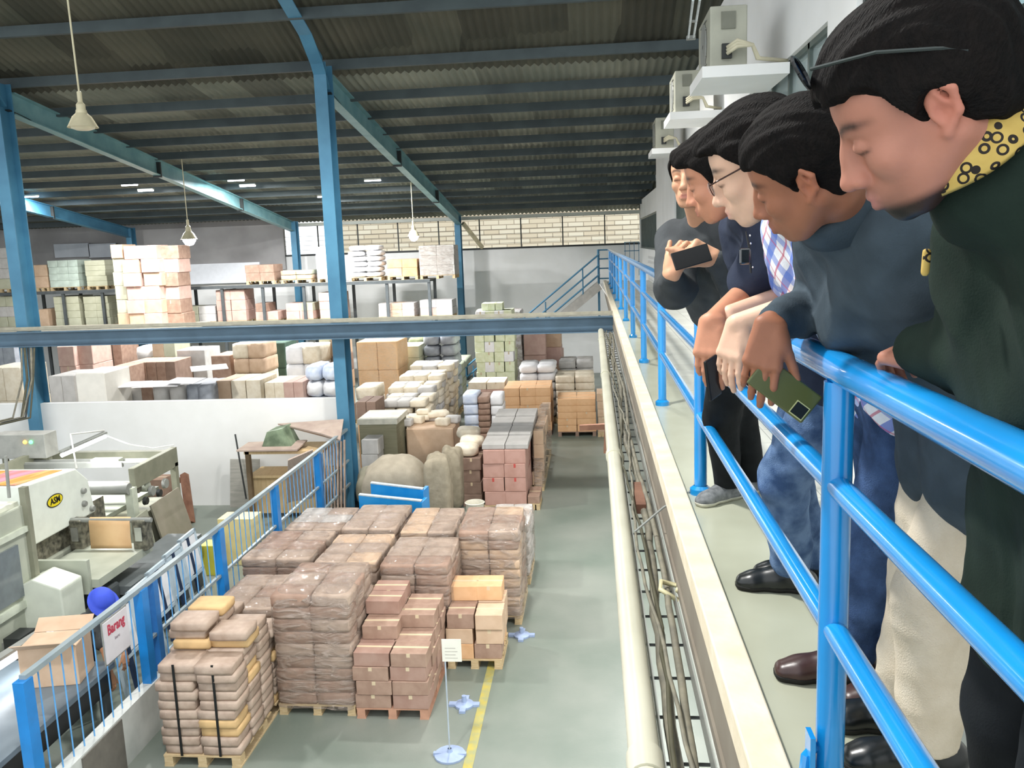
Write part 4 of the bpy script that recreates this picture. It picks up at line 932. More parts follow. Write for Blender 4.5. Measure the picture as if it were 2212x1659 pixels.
# printed sheets on the sloping top
a, b_ = poly[0], poly[1]
M_print = mat('printed_sheet', 'ffffff', .4)
N, L, b = nodes_of(M_print)
tc = N.new('ShaderNodeTexCoord'); wv = N.new('ShaderNodeTexNoise'); wv.inputs['Scale'].default_value = 1.4; mp = N.new('ShaderNodeMapping'); mp.inputs['Scale'].default_value = (2.2, .35, 1)
rp = N.new('ShaderNodeValToRGB'); L.new(tc.outputs['Object'], mp.inputs[0]); L.new(mp.outputs[0], wv.inputs[0]); L.new(wv.outputs[0], rp.inputs[0]); L.new(rp.outputs[0], b.inputs['Base Color'])
for e_, (p_, c_) in zip([rp.color_ramp.elements.new(.5) for _ in range(0)] + list(rp.color_ramp.elements), ((.3, 'e8a0b4'), (.7, 'f0b060'))): e_.position = p_; e_.color = (*lin(c_), 1)
for p_, c_ in ((.42, 'e78a8a'), (.5, 'f2c07a'), (.58, 'ee9c4c')): e_ = rp.color_ramp.elements.new(p_); e_.color = (*lin(c_), 1)
MB().prism([(X0 - .12, a.y + .02, a.z + .005), (X0 - .12, b_.y - .12, b_.z + .001), (X0 - .12, b_.y - .12, b_.z + .012), (X0 - .12, a.y + .02, a.z + .016)], (-1.6, 0, 0)).build('printed_sheet', M_print, pr)
# oval badge
bc = ax(118, 1081); bd = thing('x', None, None) if False else None
mb = MB(); n = 28; ry, rz = .16, .075
pts = [(X0 + .006, bc.y + ry * math.cos(2 * math.pi * k / n), bc.z + rz * math.sin(2 * math.pi * k / n)) for k in range(n)]
pts2 = [(X0 + .004, bc.y + (ry + .016) * math.cos(2 * math.pi * k / n), bc.z + (rz + .014) * math.sin(2 * math.pi * k / n)) for k in range(n)]
badge = MB().prism(pts2, (.003, 0, 0), 1).prism(pts, (.003, 0, 0), 0).build('badge', [mat('badge_yellow', 'e3cf22', .4, var=.03), M_black], pr)
text('ASM', .12, (X0 + .011, bc.y, bc.z), (math.pi / 2, 0, math.pi / 2), M_black, badge, 'badge_lettering', sx=.95, bold=.003)
# body below the cover and feed section
MB().bb(X0 - 1.8, X0 - .05, 9.6, 12.2, GZ, -2.7).build('base_body', M_mg, pr, bevel=.02)
MB().bb(X0 - 1.7, X0 - .1, 10.3, 12.0, -2.7, -2.25).build('roller_bay', M_oil, pr)
for k in range(3): MB().tube([(X0 - 1.6, 12.35 + .28 * k, -2.25 - .06 * k), (X0 + .12, 12.35 + .28 * k, -2.25 - .06 * k)], .09, 16).build('roller', [M_grey, M_oil, M_mg][k], pr, smooth='auto')
for k, (px, py_) in enumerate(((180, 1088), (197, 1098), (178, 1060), (52, 1087))):
    q = ax(px, py_); MB().lathe([(.001, .05), (.035, .05), (.045, .03), (.045, 0)], (X0, q.y, q.z), 14, 0, 'X').build('knob', M_grey, pr, smooth='auto')
# delivery frame: posts, long olive side beam, cross bars
q1, q2 = ax(378, 985, -7.3), ax(285, 1035, -7.3)
MB().bar(q1, q2, .1, .34).build('side_beam', M_ol, pr, bevel=.01)
MB().bar(Vector(q1) + Vector((-2.4, 0, 0)), Vector(q2) + Vector((-2.4, 0, 0)), .1, .34).build('side_beam', M_ol, pr)
MB().bar(q1, Vector(q1) + Vector((-2.4, 0, .0)), .12, .2).build('cross_beam', M_ol, pr)
MB().tube([Vector(q1) + Vector((0, -.35, .02)), Vector(q1) + Vector((-2.4, -.35, .02))], .035, 10).tube([Vector(q1) + Vector((0, -.6, .05)), Vector(q1) + Vector((-2.4, -.6, .05))], .02, 10).build('chain_bar', M_grey, pr)
MB().box(Vector(q1) + Vector((-.95, -.5, .04)), (.5, .16, .12)).build('drive_box', M_mg, pr, bevel=.01)
for (dx, dy) in ((0, -.05), (-2.4, -.05)):
    MB().bb(q1.x + dx - .05, q1.x + dx + .05, q1.y - .12, q1.y - .02, GZ, q1.z - .1).build('frame_post', M_ol, pr)
MB().bb(-7.36, -7.24, 12.35, 12.5, GZ, -2.25).build('frame_post', mat('pale_green_post', 'c9cfbe', .5), pr)
MB().bb(-7.9, -7.25, 12.5, 13.6, GZ, -2.75).build('gear_case', M_ol, pr, bevel=.03)
for k in range(4): MB().lathe([(.001, .05), (.06 + .02 * (k % 2), .05), (.07 + .02 * (k % 2), 0)], (-7.25, 12.7 + .22 * k, -2.55 + .1 * (k % 2)), 14, 0, 'X').build('gear', [M_dark, M_grey][k % 2], pr, smooth='auto')
MB().bb(-9.3, -7.7, 12.2, 14.0, -2.75, -2.68).build('delivery_table', M_mg, pr)
# kraft sheet hanging over a bar
y0_, y1_ = 10.98, 11.02
kx0, kx1 = at_y(195, 1122, 11).x, at_y(283, 1122, 11).x
MB().tube([(kx0 - .3, 11.0, -2.31), (kx1 + .3, 11.0, -2.31)], .035, 12).build('feed_bar', M_grey, pr, smooth='auto')
m_ = MB(); n = 8; vs = []; fs = []
for k in range(n + 1):
    t_ = k / n; yy = 11.0 + .045 * math.cos(min(1, t_ * 3) * math.pi / 2) - .045 + (-.02 * t_); zz = -2.265 - .44 * t_
    yy = 10.96 - .02 * t_ if t_ > .12 else 11.0 - .04 * t_ / .12
    vs += [(kx0, yy, zz), (kx1, yy + .006 * math.sin(k), zz)]
for k in range(n): fs.append((2 * k, 2 * k + 1, 2 * k + 3, 2 * k + 2))
o = m_.add(vs, fs).build('kraft_sheet', mat('kraft_paper_sheet', 'dcb182', .7, scale=3, col2='e6c193'), smooth=True)
sd_ = o.modifiers.new('t', 'SOLIDIFY'); sd_.thickness = .004; tag(o, 'brown kraft paper sheet hanging over the press feed bar', 'paper')
for xk in (kx0 - .22, kx1 + .12):
    MB().bb(xk - .1, xk + .1, 10.95, 11.15, -2.75, -2.3).build('feed_head', M_oil, pr, bevel=.02)
    MB().bb(xk - .05, xk + .05, 10.93, 10.96, -2.6, -2.4).build('chrome_clip', mat('chrome_parts', 'c5c7c5', .2, metal=.8), pr)
MB().bb(-7.35, -6.35, 9.85, 11.2, -2.83, -2.72).build('lower_rail', M_mg, pr)
MB().bb(-7.35, -6.45, 9.8, 9.86, -2.9, -2.45).build('control_panel', M_mg, pr)
for k in range(3): MB().lathe([(.001, -.02), (.03, -.02), (.03, 0)], (-7.15 + .1 * k, 9.8, -2.62), 10, 0, 'Y').build('button', [mat('red_button', '8a3a3a'), M_lgrey, M_black][k], pr)
o = MB().prism([(-7.2, 9.3, GZ + .05), (-6.5, 9.3, GZ + .05), (-6.5, 9.3, -2.62), (-6.85, 9.3, -2.5), (-7.2, 9.3, -2.66)], (0, .45, 0)).build('white_cabinet', mat('cabinet_white', 'd5dacb', .4, var=.04), bevel=.02); tag(o, 'white-green cabinet with a stepped top in front of the press', 'cabinet')
cv = thing('conveyor_table', 'low dark grey conveyor table beside the press', 'conveyor')
MB().bb(-6.75, -6.2, 10.3, 12.4, -3.12, -3.0).build('deck', mat('conveyor_top', '5b6162', .4, scale=3, col2='6a7071'), cv); MB().bb(-6.72, -6.22, 10.35, 12.35, GZ, -3.12).build('side_housing', M_dk, cv)
MB().bb(-6.85, -6.35, 10.0, 10.3, -3.2, -2.92).build('motor_cover', M_dk, cv, bevel=.03)
# control box with lit lamps over the press
cbx = thing('control_box', 'grey control box with a green and an orange light above the press', 'control box')
c = at_y(55, 960, 13.6)
MB().box(c, (.95, .35, .42)).build('casing', mat('control_grey', 'a5a59f', .5), cbx, bevel=.01)
for (px, cl, nm) in ((67, '5af08a', 'green_light'), (54, 'f2b54a', 'orange_light')):
    q = at_y(px, 955, 13.42); MB().lathe([(.001, -.03), (.028, -.02), (.034, 0)], q, 14, 0, 'Y').build(nm, mat(nm, cl, .3, emit=cl, estr=3), cbx, smooth=True)
for dx in (-.4, .4): MB().bb(c.x + dx - .03, c.x + dx + .03, 13.55, 13.65, GZ, c.z - .2).build('stand', M_ol, cbx)
MB().bar((c.x - .6, 13.3, c.z - .32), (c.x + 1.9, 13.3, c.z - .3), .06, .08).build('shelf_bar', M_grey, cbx)
# lamp over the press
def tubelamp(label, a, b__, arm, r=.03, en=60, tm=None):
    t = thing('work_light', label, 'tube light')
    MB().tube([a, b__], r, 12).build('tube', tm or M_tube, t, smooth='auto')
    if arm: MB().tube(arm, .015, 8).build('arm', mat('white_arm', 'e3e3de', .4), t, smooth=True)
    d = (Vector(b__) - Vector(a)); mid = (Vector(a) + Vector(b__)) / 2
    MB().bar(Vector(a) + Vector((0, 0, r + .03)), Vector(b__) + Vector((0, 0, r + .03)), .1, .03).build('reflector', M_grey, t)
    ld = bpy.data.lights.new('tube_glow', 'AREA'); ld.shape = 'RECTANGLE'; ld.size = d.length; ld.size_y = .06; ld.energy = en
    lo = bpy.data.objects.new('tube_glow', ld); COL.objects.link(lo); lo.parent = t; lo.location = mid - Vector((0, 0, r + .01)); lo.rotation_euler = (0, 0, math.atan2(d.y, d.x))
a, b__ = at_x(92, 990, -8.3), at_x(235, 938, -7.9)
tubelamp('lit tube lamp on a white bent arm over the press', (at_y(133, 984, 12.2)), (at_y(228, 942, 13.0)), [at_y(166, 1012, 12.0), at_y(152, 938, 12.4), at_y(225, 930, 13.0)], .03, 50)
tubelamp('big glowing tube lamp in the lower left corner before the fence', at_x(-40, 1462, -6.0), at_x(108, 1366, -6.0), [at_x(108, 1366, -6.0) + Vector((0, 0, .02)), at_x(108, 1366, -6.0) + Vector((.3, .1, 0)), (-5.6, 8.6, GZ)], .045, 4, mat('soft_lit_tube', 'ffffff', .4, emit='f3f7ff', estr=3))
# loose white hose from lamp to frame
tag(MB().tube([at_y(232, 942, 13.1), at_y(280, 960, 13.5), at_y(330, 968, 13.9), Vector(q1) + Vector((0, 0, .2))], .012, 6).build('cable', mat('white_cable', 'e0e0dc', .5), smooth=True), 'thin white cable hanging from the press lamp to the olive frame', 'cable')
# cable bundle at the left column
for k in range(5):
    x_ = at_y(45 + k * 7, 800, 15.8).x
    tag(MB().tube([(x_, 15.9, zb0), (x_ + .05 * math.sin(k), 15.8, -1.0), (x_ - .08 * math.cos(k * 2), 15.5, -1.7), (x_ + .06, 13.8, c.z + .2)], .018 + .006 * (k % 2), 8).build('cable', [M_cab, M_cab2, M_dark][k % 3], smooth=True), ['leftmost dusty cable dropping to the control box', 'second cable from the left at the left blue column', 'middle black cable at the left blue column', 'fourth cable from the left at the left blue column', 'rightmost cable next to the left blue column'][k], 'cable')
# left edge machine cabinet with glass door
lc = thing('machine_cabinet', 'tall pale cabinet with a dark window at the left edge', 'cabinet')
MB().bb(-8.2, -7.0, 7.2, 9.55, GZ, -1.62).build('body', M_mg, lc, bevel=.02)
MB().bb(-7.0, -6.97, 7.6, 9.3, -2.7, -2.05).build('window_pane', mat('dark_pane', '6f777a', .15, spec=.7), lc)
MB().bb(-7.02, -6.94, 9.5, 9.58, GZ, -1.4).build('corner_post', M_ol, lc)
MB().bb(-7.0, -6.96, 7.3, 9.5, -2.85, -2.76).bb(-7.0, -6.96, 7.3, 9.5, -1.95, -1.88).build('rail', mat('pale_green_post', 'c9cfbe'), lc)
MB().bb(-8.2, -7.05, 7.3, 9.5, -1.62, -1.57).build('top_tray', mat('tray_top', 'd7d9c8', .5), lc)
MB().tube([at_y(20, 1075, 9.4), at_y(12, 985, 9.4)], .02, 8).build('post', M_grey, lc)
mo = MB().bb(-6.9, -6.7, 8.75, 9.05, -3.3, -3.0).build('meter_box', M_dark, None); tag(mo, 'small dark box with a white strip on the cabinet side', 'box')
MB().bb(-6.7, -6.695, 8.8, 9.0, -3.15, -3.1).build('white_strip', K9, mo); MB().bb(-7.0, -6.9, 8.85, 8.95, -3.2, -3.1).build('holder', M_grey, mo)
# dark work table near the fence with paper pallet below
wt = thing('work_table', 'long dark steel work table just behind the fence', 'table', (0, 0, 0))
MB().bb(-6.35, -5.15, 6.2, 8.1, -2.98, -2.92).build('table_top', mat('table_slate', '5f6b74', .35, scale=2, col2='6e7a82'), wt, bevel=.006)
MB().bb(-6.3, -5.2, 6.25, 6.35, -3.2, -2.98).bb(-5.25, -5.18, 6.25, 8.05, -3.2, -2.98).build('apron', M_black, wt)
for x_ in (-6.25, -5.25):
    for y_ in (6.3, 8.0): MB().bb(x_ - .04, x_ + .04, y_ - .04, y_ + .04, GZ, -3.2).build('leg', M_dk, wt)
goods('low pallet of yellowish paper under the fence at the lower left corner', -5.95, -5.06, 5.75, .42, GZ, -3.36, 1, 1, 3, [mat('yellow_paper', 'e3c98f', .7, scale=4, col2='ead6a5')], 'bundle')
bx_ = thing('cardboard_box', 'tall open tan box on the dark work table behind the fence', 'box', (-5.55, 7.75, -2.92), .2)
MB().bb(-.28, .28, -.2, .2, 0, .42).build('body', K3, bx_, bevel=.008)
for s_ in (-1, 1): MB().bar((s_ * .0, s_ * .2, .42), (0, s_ * .34, .52), .56, .008, (0, 0, 1)).build('flap', K3, bx_)
# cartons, frames and boards behind the press
goods('brown carton pair standing by the olive frame end', xx(308, 1060, 15.0), xx(352, 1060, 15.0), 15.0, .4, GZ, at_y(325, 1036, 15.0).z, 1, 1, 3, [K2, TAPE], pal=False, name='carton_stack')
rf = thing('rust_frame', 'rust-red steel frame leaning on the white wall behind the press', 'frame')
for (p, q) in (((-6.55, 15.4), (-6.35, 16.2)), ((-6.2, 15.2), (-6.05, 16.2))):
    pass
u0, u1 = at_y(398, 1025, 16.1), at_y(412, 1125, 15.4); v0 = at_y(372, 1030, 16.1)
MB().bar(u0, (u1.x, u1.y, GZ), .12, .12, (0, 1, 0)).build('leg', M_rust, rf); MB().bar(v0, (v0.x, 15.4, GZ), .1, .1, (0, 1, 0)).build('leg', M_rust, rf)
MB().bar(v0 + Vector((0, 0, -.1)), u0 + Vector((0, 0, -.1)), .1, .1).build('cross_bar', M_rust, rf); MB().bar(v0 + Vector((0, -.3, -1)), u0 + Vector((0, -.3, -1)), .08, .08).build('cross_bar', M_rust, rf)
def board(label, p1, p2, p3, p4, mt, th=.03, nm='leaning_board'):
    P = [Vector(p) for p in (p1, p2, p3, p4)]; n_ = (P[1] - P[0]).cross(P[3] - P[0]).normalized() * th
    return tag(MB().prism(P, n_).build(nm, mt), label, 'board')
def G_(px, py_): return at_z(px, py_, GZ)
board('big grey-brown sheet leaning between the press and the fence', at_x(326, 1092, -7.14), at_x(386, 1052, -7.14), (-6.78, at_x(386, 1052, -7.14).y - .1, GZ), (-6.78, at_x(326, 1092, -7.14).y - .1, GZ), mat('dull_sheet', '807c6c', .6, scale=3, col2='90897a'))
board('pale brown sheet leaning beside the big grey one', at_x(288, 1122, -7.1), at_x(318, 1100, -7.1), (-6.9, at_x(318, 1100, -7.1).y - .05, GZ), (-6.9, at_x(288, 1122, -7.1).y - .05, GZ), mat('olive_sheet', '8f917f', .6, scale=3, col2='9b9c8b'))
board('corrugated grey panel against the white wall under the long stick', at_y(497, 992, 16.4), at_y(560, 992, 16.4), G_(560, 1094), G_(497, 1096), mat('grey_corrugated', 'a5a39b', .6, scale=3, col2='b8b5ad', stretch=(1, 1, 8)))
tag(MB().tube([at_y(508, 938, 16.3), at_y(532, 1078, 16.0)], .018, 8).build('stick', M_dark), 'long thin dark stick leaning on the white partition wall', 'stick')
wb = thing('wood_cabinet', 'plywood bench with shelves next to the middle column', 'cabinet')
xa, xb = xx(560, 1000, 16.2), xx(722, 1000, 16.2); zt_ = at_y(640, 962, 16.0).z
M_ply = mat('plywood', 'c9ad82', .7, scale=5, col2='d6bb90', stretch=(6, 1, 1))
MB().bb(xa, xb, 15.5, 16.3, zt_ - .05, zt_).build('top', M_ply, wb); MB().bb(xa, xb, 15.6, 16.3, zt_ - .55, zt_ - .5).build('shelf', M_ply, wb)
MB().bb(xa + .02, xa + .1, 15.5, 15.6, GZ, zt_).build('post', mat('brown_post', '6b5a44'), wb); MB().bb(xb - .1, xb - .02, 15.5, 15.6, GZ, zt_).build('post', mat('brown_post', '6b5a44'), wb)
MB().bb(xa + .02, xb - .05, 15.7, 15.74, GZ + .1, zt_ - .55).build('front_panel', M_ply, wb)
M_cardt = mat('worn_cardboard', 'a8958a', .8, scale=4, col2='b9a79a')
board('big bent cardboard sheet on top of the plywood bench', at_y(600, 915, 16.2), at_y(742, 905, 16.2), at_y(735, 950, 15.5), at_y(690, 935, 15.5), M_cardt, nm='cardboard_sheet')
o = MB().prism([(xa + .3, 15.6, zt_), (xa + .95, 15.6, zt_), (xa + .75, 15.6, zt_ + .42), (xa + .45, 15.6, zt_ + .36)], (0, .5, 0)).build('green_box', mat('dull_green_box', '5b6b55', .6, scale=4, col2='8fa184')); tag(o, 'green folded box under the bent cardboard on the bench', 'box')
board('flat cardboard sheet lying on the plywood bench edge', (xa - .1, 15.4, zt_ + .03), (xa + 1.1, 15.4, zt_ + .03), (xa + 1.1, 16.0, zt_ + .08), (xa - .1, 16.0, zt_ + .05), M_cardt, nm='cardboard_sheet')
for k in range(7):
    px = 702 + k * 7
    tag(MB().bar(at_y(px, 968 + k * -3, 15.6), (at_y(px + 3, 1060, 15.5).x, 15.3, GZ), .07, .02, (1, 0, 0)).build('timber_slat', mat('slat_wood', 'a58f80', .8, scale=9, col2='b7a292')), ['first slat from the left leaning behind the fence beside the column', 'second leaning slat beside the column', 'third leaning slat beside the column', 'middle leaning slat beside the column', 'fifth leaning slat beside the column', 'sixth leaning slat beside the column', 'slat nearest the column behind the fence'][k], 'timber')
board('slatted pinkish panel behind the fence left of the last post', at_y(622, 995, 15.0), at_y(676, 972, 15.0), G_(676, 1110), G_(618, 1112), mat('pink_slats', 'b39f92', .7, scale=2, col2='c4b1a4', stretch=(14, 1, 1)))
# yellow box and white frames seen through the fence
o = MB().bb(-.3, .3, -.2, .2, 0, .8).build('yellow_panel_box', mat('cream_yellow', 'e9d9a4', .6, var=.05), loc=(-6.0, 13.4, GZ)); tag(o, 'cream-yellow box seen through the fence bars', 'box')
o = MB().bb(-.2, .2, -.15, .15, 0, .5).build('yellow_crate', mat('lemon_crate', 'e6df5a', .5, var=.05), loc=(-6.35, 12.9, GZ + .0)); tag(o, 'small lemon yellow crate behind the third fence post', 'crate')
M_frw = mat('pale_blue_frame', 'b9c9d2', .5, var=.06); M_nv = mat('navy_panel', '22334f', .5)
for k in range(5):
    f_ = thing('slatted_frame', ['pale frame with navy stripes nearest the second fence post', 'second pale frame leaning behind the fence', 'third pale frame leaning behind the fence', 'fourth pale frame leaning behind the fence', 'fifth pale frame behind the fence near the third post'][k], 'frame', (-5.45 - .09 * k, 8.75 + .62 * k, GZ + .0), .1 * (k % 2))
    f_.rotation_euler = (0, -.14, .05)
    MB().bb(-.02, .02, 0, .05, 0, 1.15).bb(-.02, .02, .5, .55, 0, 1.15).bb(-.02, .02, 0, .55, 1.1, 1.15).bb(-.02, .02, 0, .55, .5, .54).bb(-.02, .02, 0, .55, 0.02, .06).build('frame', M_frw, f_)
    MB().bb(-.01, .01, .05, .5, .56, 1.08).build('panel', [K9, M_frw][k % 2], f_)
    MB().bb(-.015, .015, .22, .3, .1, 1.1).build('dark_strip', M_nv, f_)
# ================================================================ PEOPLE (signed-distance sculpting -> one continuous mesh per body / garment)
A_ = np.array
def nv(v): v = A_(v, float); return v / np.linalg.norm(v)
class Sdf:
    def __init__(s): s.p = []
    def rc(s, a, b, ra, rb=None, k=.01, op='u'):
        a, b = A_(a, float), A_(b, float); rb = ra if rb is None else rb
        s.p.append(('rc', a, b, ra, rb, k, op, (a + b) / 2, np.linalg.norm(b - a) / 2 + max(ra, rb))); return s
    def el(s, c, r, R=None, k=.01, op='u'):
        c = A_(c, float); r = A_(r, float) if np.ndim(r) else A_([r] * 3, float)
        s.p.append(('el', c, r, R, None, k, op, c, r.max())); return s
    def fn(s, f, k=.004, op='i'):
        s.p.append(('fn', f, None, None, None, k, op, None, 0)); return s
    def ext(s, o): s.p += o.p; return s
    def ev(s, P, ex=0.):
        c = P.mean(0); h = np.linalg.norm(P.max(0) - P.min(0)) / 2 + .07 + ex
        d = np.full(len(P), 1.0)
        for t, a, b, ra, rb, k, op, pc, pr in s.p:
            if pc is not None and np.linalg.norm(pc - c) - pr > h: continue
            if t == 'rc':
                ab = b - a; q = P - a; tt = np.clip(q @ ab / max(ab @ ab, 1e-9), 0, 1)
                e = np.linalg.norm(q - tt[:, None] * ab, axis=1) - (ra + (rb - ra) * tt)
            elif t == 'el':
                q = P - a
                if ra is not None: q = q @ ra
                k0 = np.linalg.norm(q / b, axis=1); k1 = np.linalg.norm(q / (b * b), axis=1); e = k0 * (k0 - 1) / np.maximum(k1, 1e-6)
            else: e = a(P)
            if op == 'u':
                hh = np.clip(.5 + .5 * (e - d) / k, 0, 1); d = e * (1 - hh) + d * hh - k * hh * (1 - hh)
            elif op == 's':
                e = -e; hh = np.clip(.5 + .5 * (e - d) / k, 0, 1); d = d * (1 - hh) + e * hh + k * hh * (1 - hh)
            elif op == 'i':
                hh = np.clip(.5 + .5 * (e - d) / k, 0, 1); d = d * (1 - hh) + e * hh + k * hh * (1 - hh)
            elif op == 'a': d = d + e
        return d
def mesh_sdf(sd, h, name='body', B=20):
    """naive surface nets over sparse blocks, merged on global cell ids"""
    lo = A_([1e9] * 3); hi = -lo
    for p in sd.p:
        if p[7] is not None and p[6] == 'u': lo = np.minimum(lo, p[7] - p[8]); hi = np.maximum(hi, p[7] + p[8])
    lo -= .05; hi += .05
    nb = np.ceil((hi - lo) / (h * B)).astype(int)
    g = np.arange(-1, B + 2)
    GX, GY, GZ_ = np.meshgrid(g, g, g, indexing='ij'); G = np.stack([GX, GY, GZ_], -1).reshape(-1, 3)
    n = B + 3; V, Fq = {}, []; ids_all, pos_all, quads = [], [], []
    BIG = 1 << 20
    cent = [(i, j, k) for i in range(nb[0]) for j in range(nb[1]) for k in range(nb[2])]
    rad = h * B * .87
    for (i, j, k) in cent:
        o = lo + A_([i, j, k]) * B * h; c = o + B * h / 2
        near = False
        for p in sd.p:
            if p[6] == 'u' and p[7] is not None and np.linalg.norm(p[7] - c) < p[8] + rad + .03: near = True; break
        if not near: continue
        if abs(sd.ev(c[None], rad)[0]) > rad * 1.3 + .03: continue
        f = sd.ev(o + G * h).reshape(n, n, n)
        if f.min() > 0 or f.max() < 0: continue
        ins = f < 0
        cs = np.zeros((n - 1,) * 3, int)
        for a in (0, 1):
            for b in (0, 1):
                for d in (0, 1): cs += ins[a:n - 1 + a, b:n - 1 + b, d:n - 1 + d]
        act = (cs > 0) & (cs < 8); ci = np.argwhere(act)
        if not len(ci): continue
        acc = np.zeros((len(ci), 3)); cnt = np.zeros(len(ci))
        for ax_ in range(3):
            for b in (0, 1):
                for d in (0, 1):
                    p0 = ci.copy(); oth = [q for q in range(3) if q != ax_]; p0[:, oth[0]] += b; p0[:, oth[1]] += d
                    p1 = p0.copy(); p1[:, ax_] += 1
                    f0 = f[p0[:, 0], p0[:, 1], p0[:, 2]]; f1 = f[p1[:, 0], p1[:, 1], p1[:, 2]]
                    m_ = (f0 < 0) != (f1 < 0); t = np.where(m_, f0 / np.where(m_, f0 - f1, 1), 0)
                    x = p0 + 0.; x[:, ax_] += t
                    acc += x * m_[:, None]; cnt += m_
        pos = (acc / cnt[:, None] - 1) * h + o
        off = A_([i, j, k]) * B + 1
        gid = lambda q: ((q[:, 0] + off[0]) * BIG + (q[:, 1] + off[1])) * BIG + (q[:, 2] + off[2])
        ids_all.append(gid(ci)); pos_all.append(pos)
        for ax_ in range(3):
            sl0 = [slice(1, B + 1)] * 3; sl1 = list(sl0); sl1[ax_] = slice(2, B + 2)
            a0 = ins[tuple(sl0)]; a1 = ins[tuple(sl1)]
            e = np.argwhere(a0 != a1) + 1
            if not len(e): continue
            u, v = [q for q in range(3) if q != ax_]
            c0 = e.copy(); c1 = e.copy(); c1[:, u] -= 1; c2 = c1.copy(); c2[:, v] -= 1; c3 = e.copy(); c3[:, v] -= 1
            q4 = np.stack([gid(c0), gid(c1), gid(c2), gid(c3)], 1)
            flip = ins[e[:, 0], e[:, 1], e[:, 2]]
            if ax_ == 1: flip = ~flip
            q4[~flip] = q4[~flip][:, ::-1]
            quads.append(q4)
    ids = np.concatenate(ids_all); pos = np.concatenate(pos_all); Q = np.concatenate(quads)
    uid, first = np.unique(ids, return_index=True); V = pos[first]
    Qi = np.searchsorted(uid, Q); ok = (Qi < len(uid)).all(1); Qi = Qi[ok]
    ok = (uid[Qi] == Q[ok]).all(1); Qi = Qi[ok]
    return V, Qi[:, ::-1]
def to_obj(name, V, Q, mt, parent=None, colors=None):
    me = bpy.data.meshes.new(name)
    me.vertices.add(len(V)); me.vertices.foreach_set('co', V.astype(np.float32).ravel())
    me.loops.add(len(Q) * 4); me.loops.foreach_set('vertex_index', Q.astype(np.int32).ravel())
    me.polygons.add(len(Q)); me.polygons.foreach_set('loop_start', (np.arange(len(Q)) * 4).astype(np.int32))
    me.update(calc_edges=True); me.shade_smooth(); me.materials.append(mt)
    if colors is not None:
        at = me.color_attributes.new('Col', 'FLOAT_COLOR', 'POINT')
        at.data.foreach_set('color', np.column_stack([colors, np.ones(len(V))]).astype(np.float32).ravel())
    o = bpy.data.objects.new(name, me); COL.objects.link(o)
    if parent is not None: o.parent = parent
    return o
def skin_mat():
    m_ = bpy.data.materials.new('skin'); m_.use_nodes = True; N, L, b = nodes_of(m_)
    at = N.new('ShaderNodeAttribute'); at.attribute_name = 'Col'
    tc = N.new('ShaderNodeTexCoord'); nz = N.new('ShaderNodeTexNoise'); nz.inputs['Scale'].default_value = 28; nz.inputs['Detail'].default_value = 5
    L.new(tc.outputs['Object'], nz.inputs[0])
    mr = N.new('ShaderNodeMapRange'); mr.inputs['To Min'].default_value = .86; mr.inputs['To Max'].default_value = 1.12; L.new(nz.outputs[0], mr.inputs[0])
    hs = N.new('ShaderNodeHueSaturation'); L.new(mr.outputs[0], hs.inputs['Value']); L.new(at.outputs['Color'], hs.inputs['Color'])
    L.new(hs.outputs[0], b.inputs['Base Color']); b.inputs['Roughness'].default_value = .52; b.inputs['Specular IOR Level'].default_value = .35
    b.inputs['Subsurface Weight'].default_value = .08; b.inputs['Subsurface Radius'].default_value = (.01, .004, .002)
    n2 = N.new('ShaderNodeTexNoise'); n2.inputs['Scale'].default_value = 220; L.new(tc.outputs['Object'], n2.inputs[0])
    bp = N.new('ShaderNodeBump'); bp.inputs['Strength'].default_value = .12; bp.inputs['Distance'].default_value = .002; L.new(n2.outputs[0], bp.inputs['Height']); L.new(bp.outputs[0], b.inputs['Normal'])
    return m_
M_skin = skin_mat()
M_hair = mat('black_hair', '0b0908', .75, scale=60, col2='130f0d', bump=.4, bscale=160, spec=.12, stretch=(1, 3, .6))
def cloth(name, c, c2=None, sc=260, b=.12, rough=.88):
    return mat(name, c, rough, scale=14, col2=c2, bump=b, bscale=sc, spec=.15)
def frame(fwd, up=(0, 0, 1), roll=0.):
    x = nv(fwd); y = nv(np.cross(up, x)); z = np.cross(x, y)
    if roll: y, z = y * math.cos(roll) + z * math.sin(roll), -y * math.sin(roll) + z * math.cos(roll)
    return np.column_stack([x, y, z])
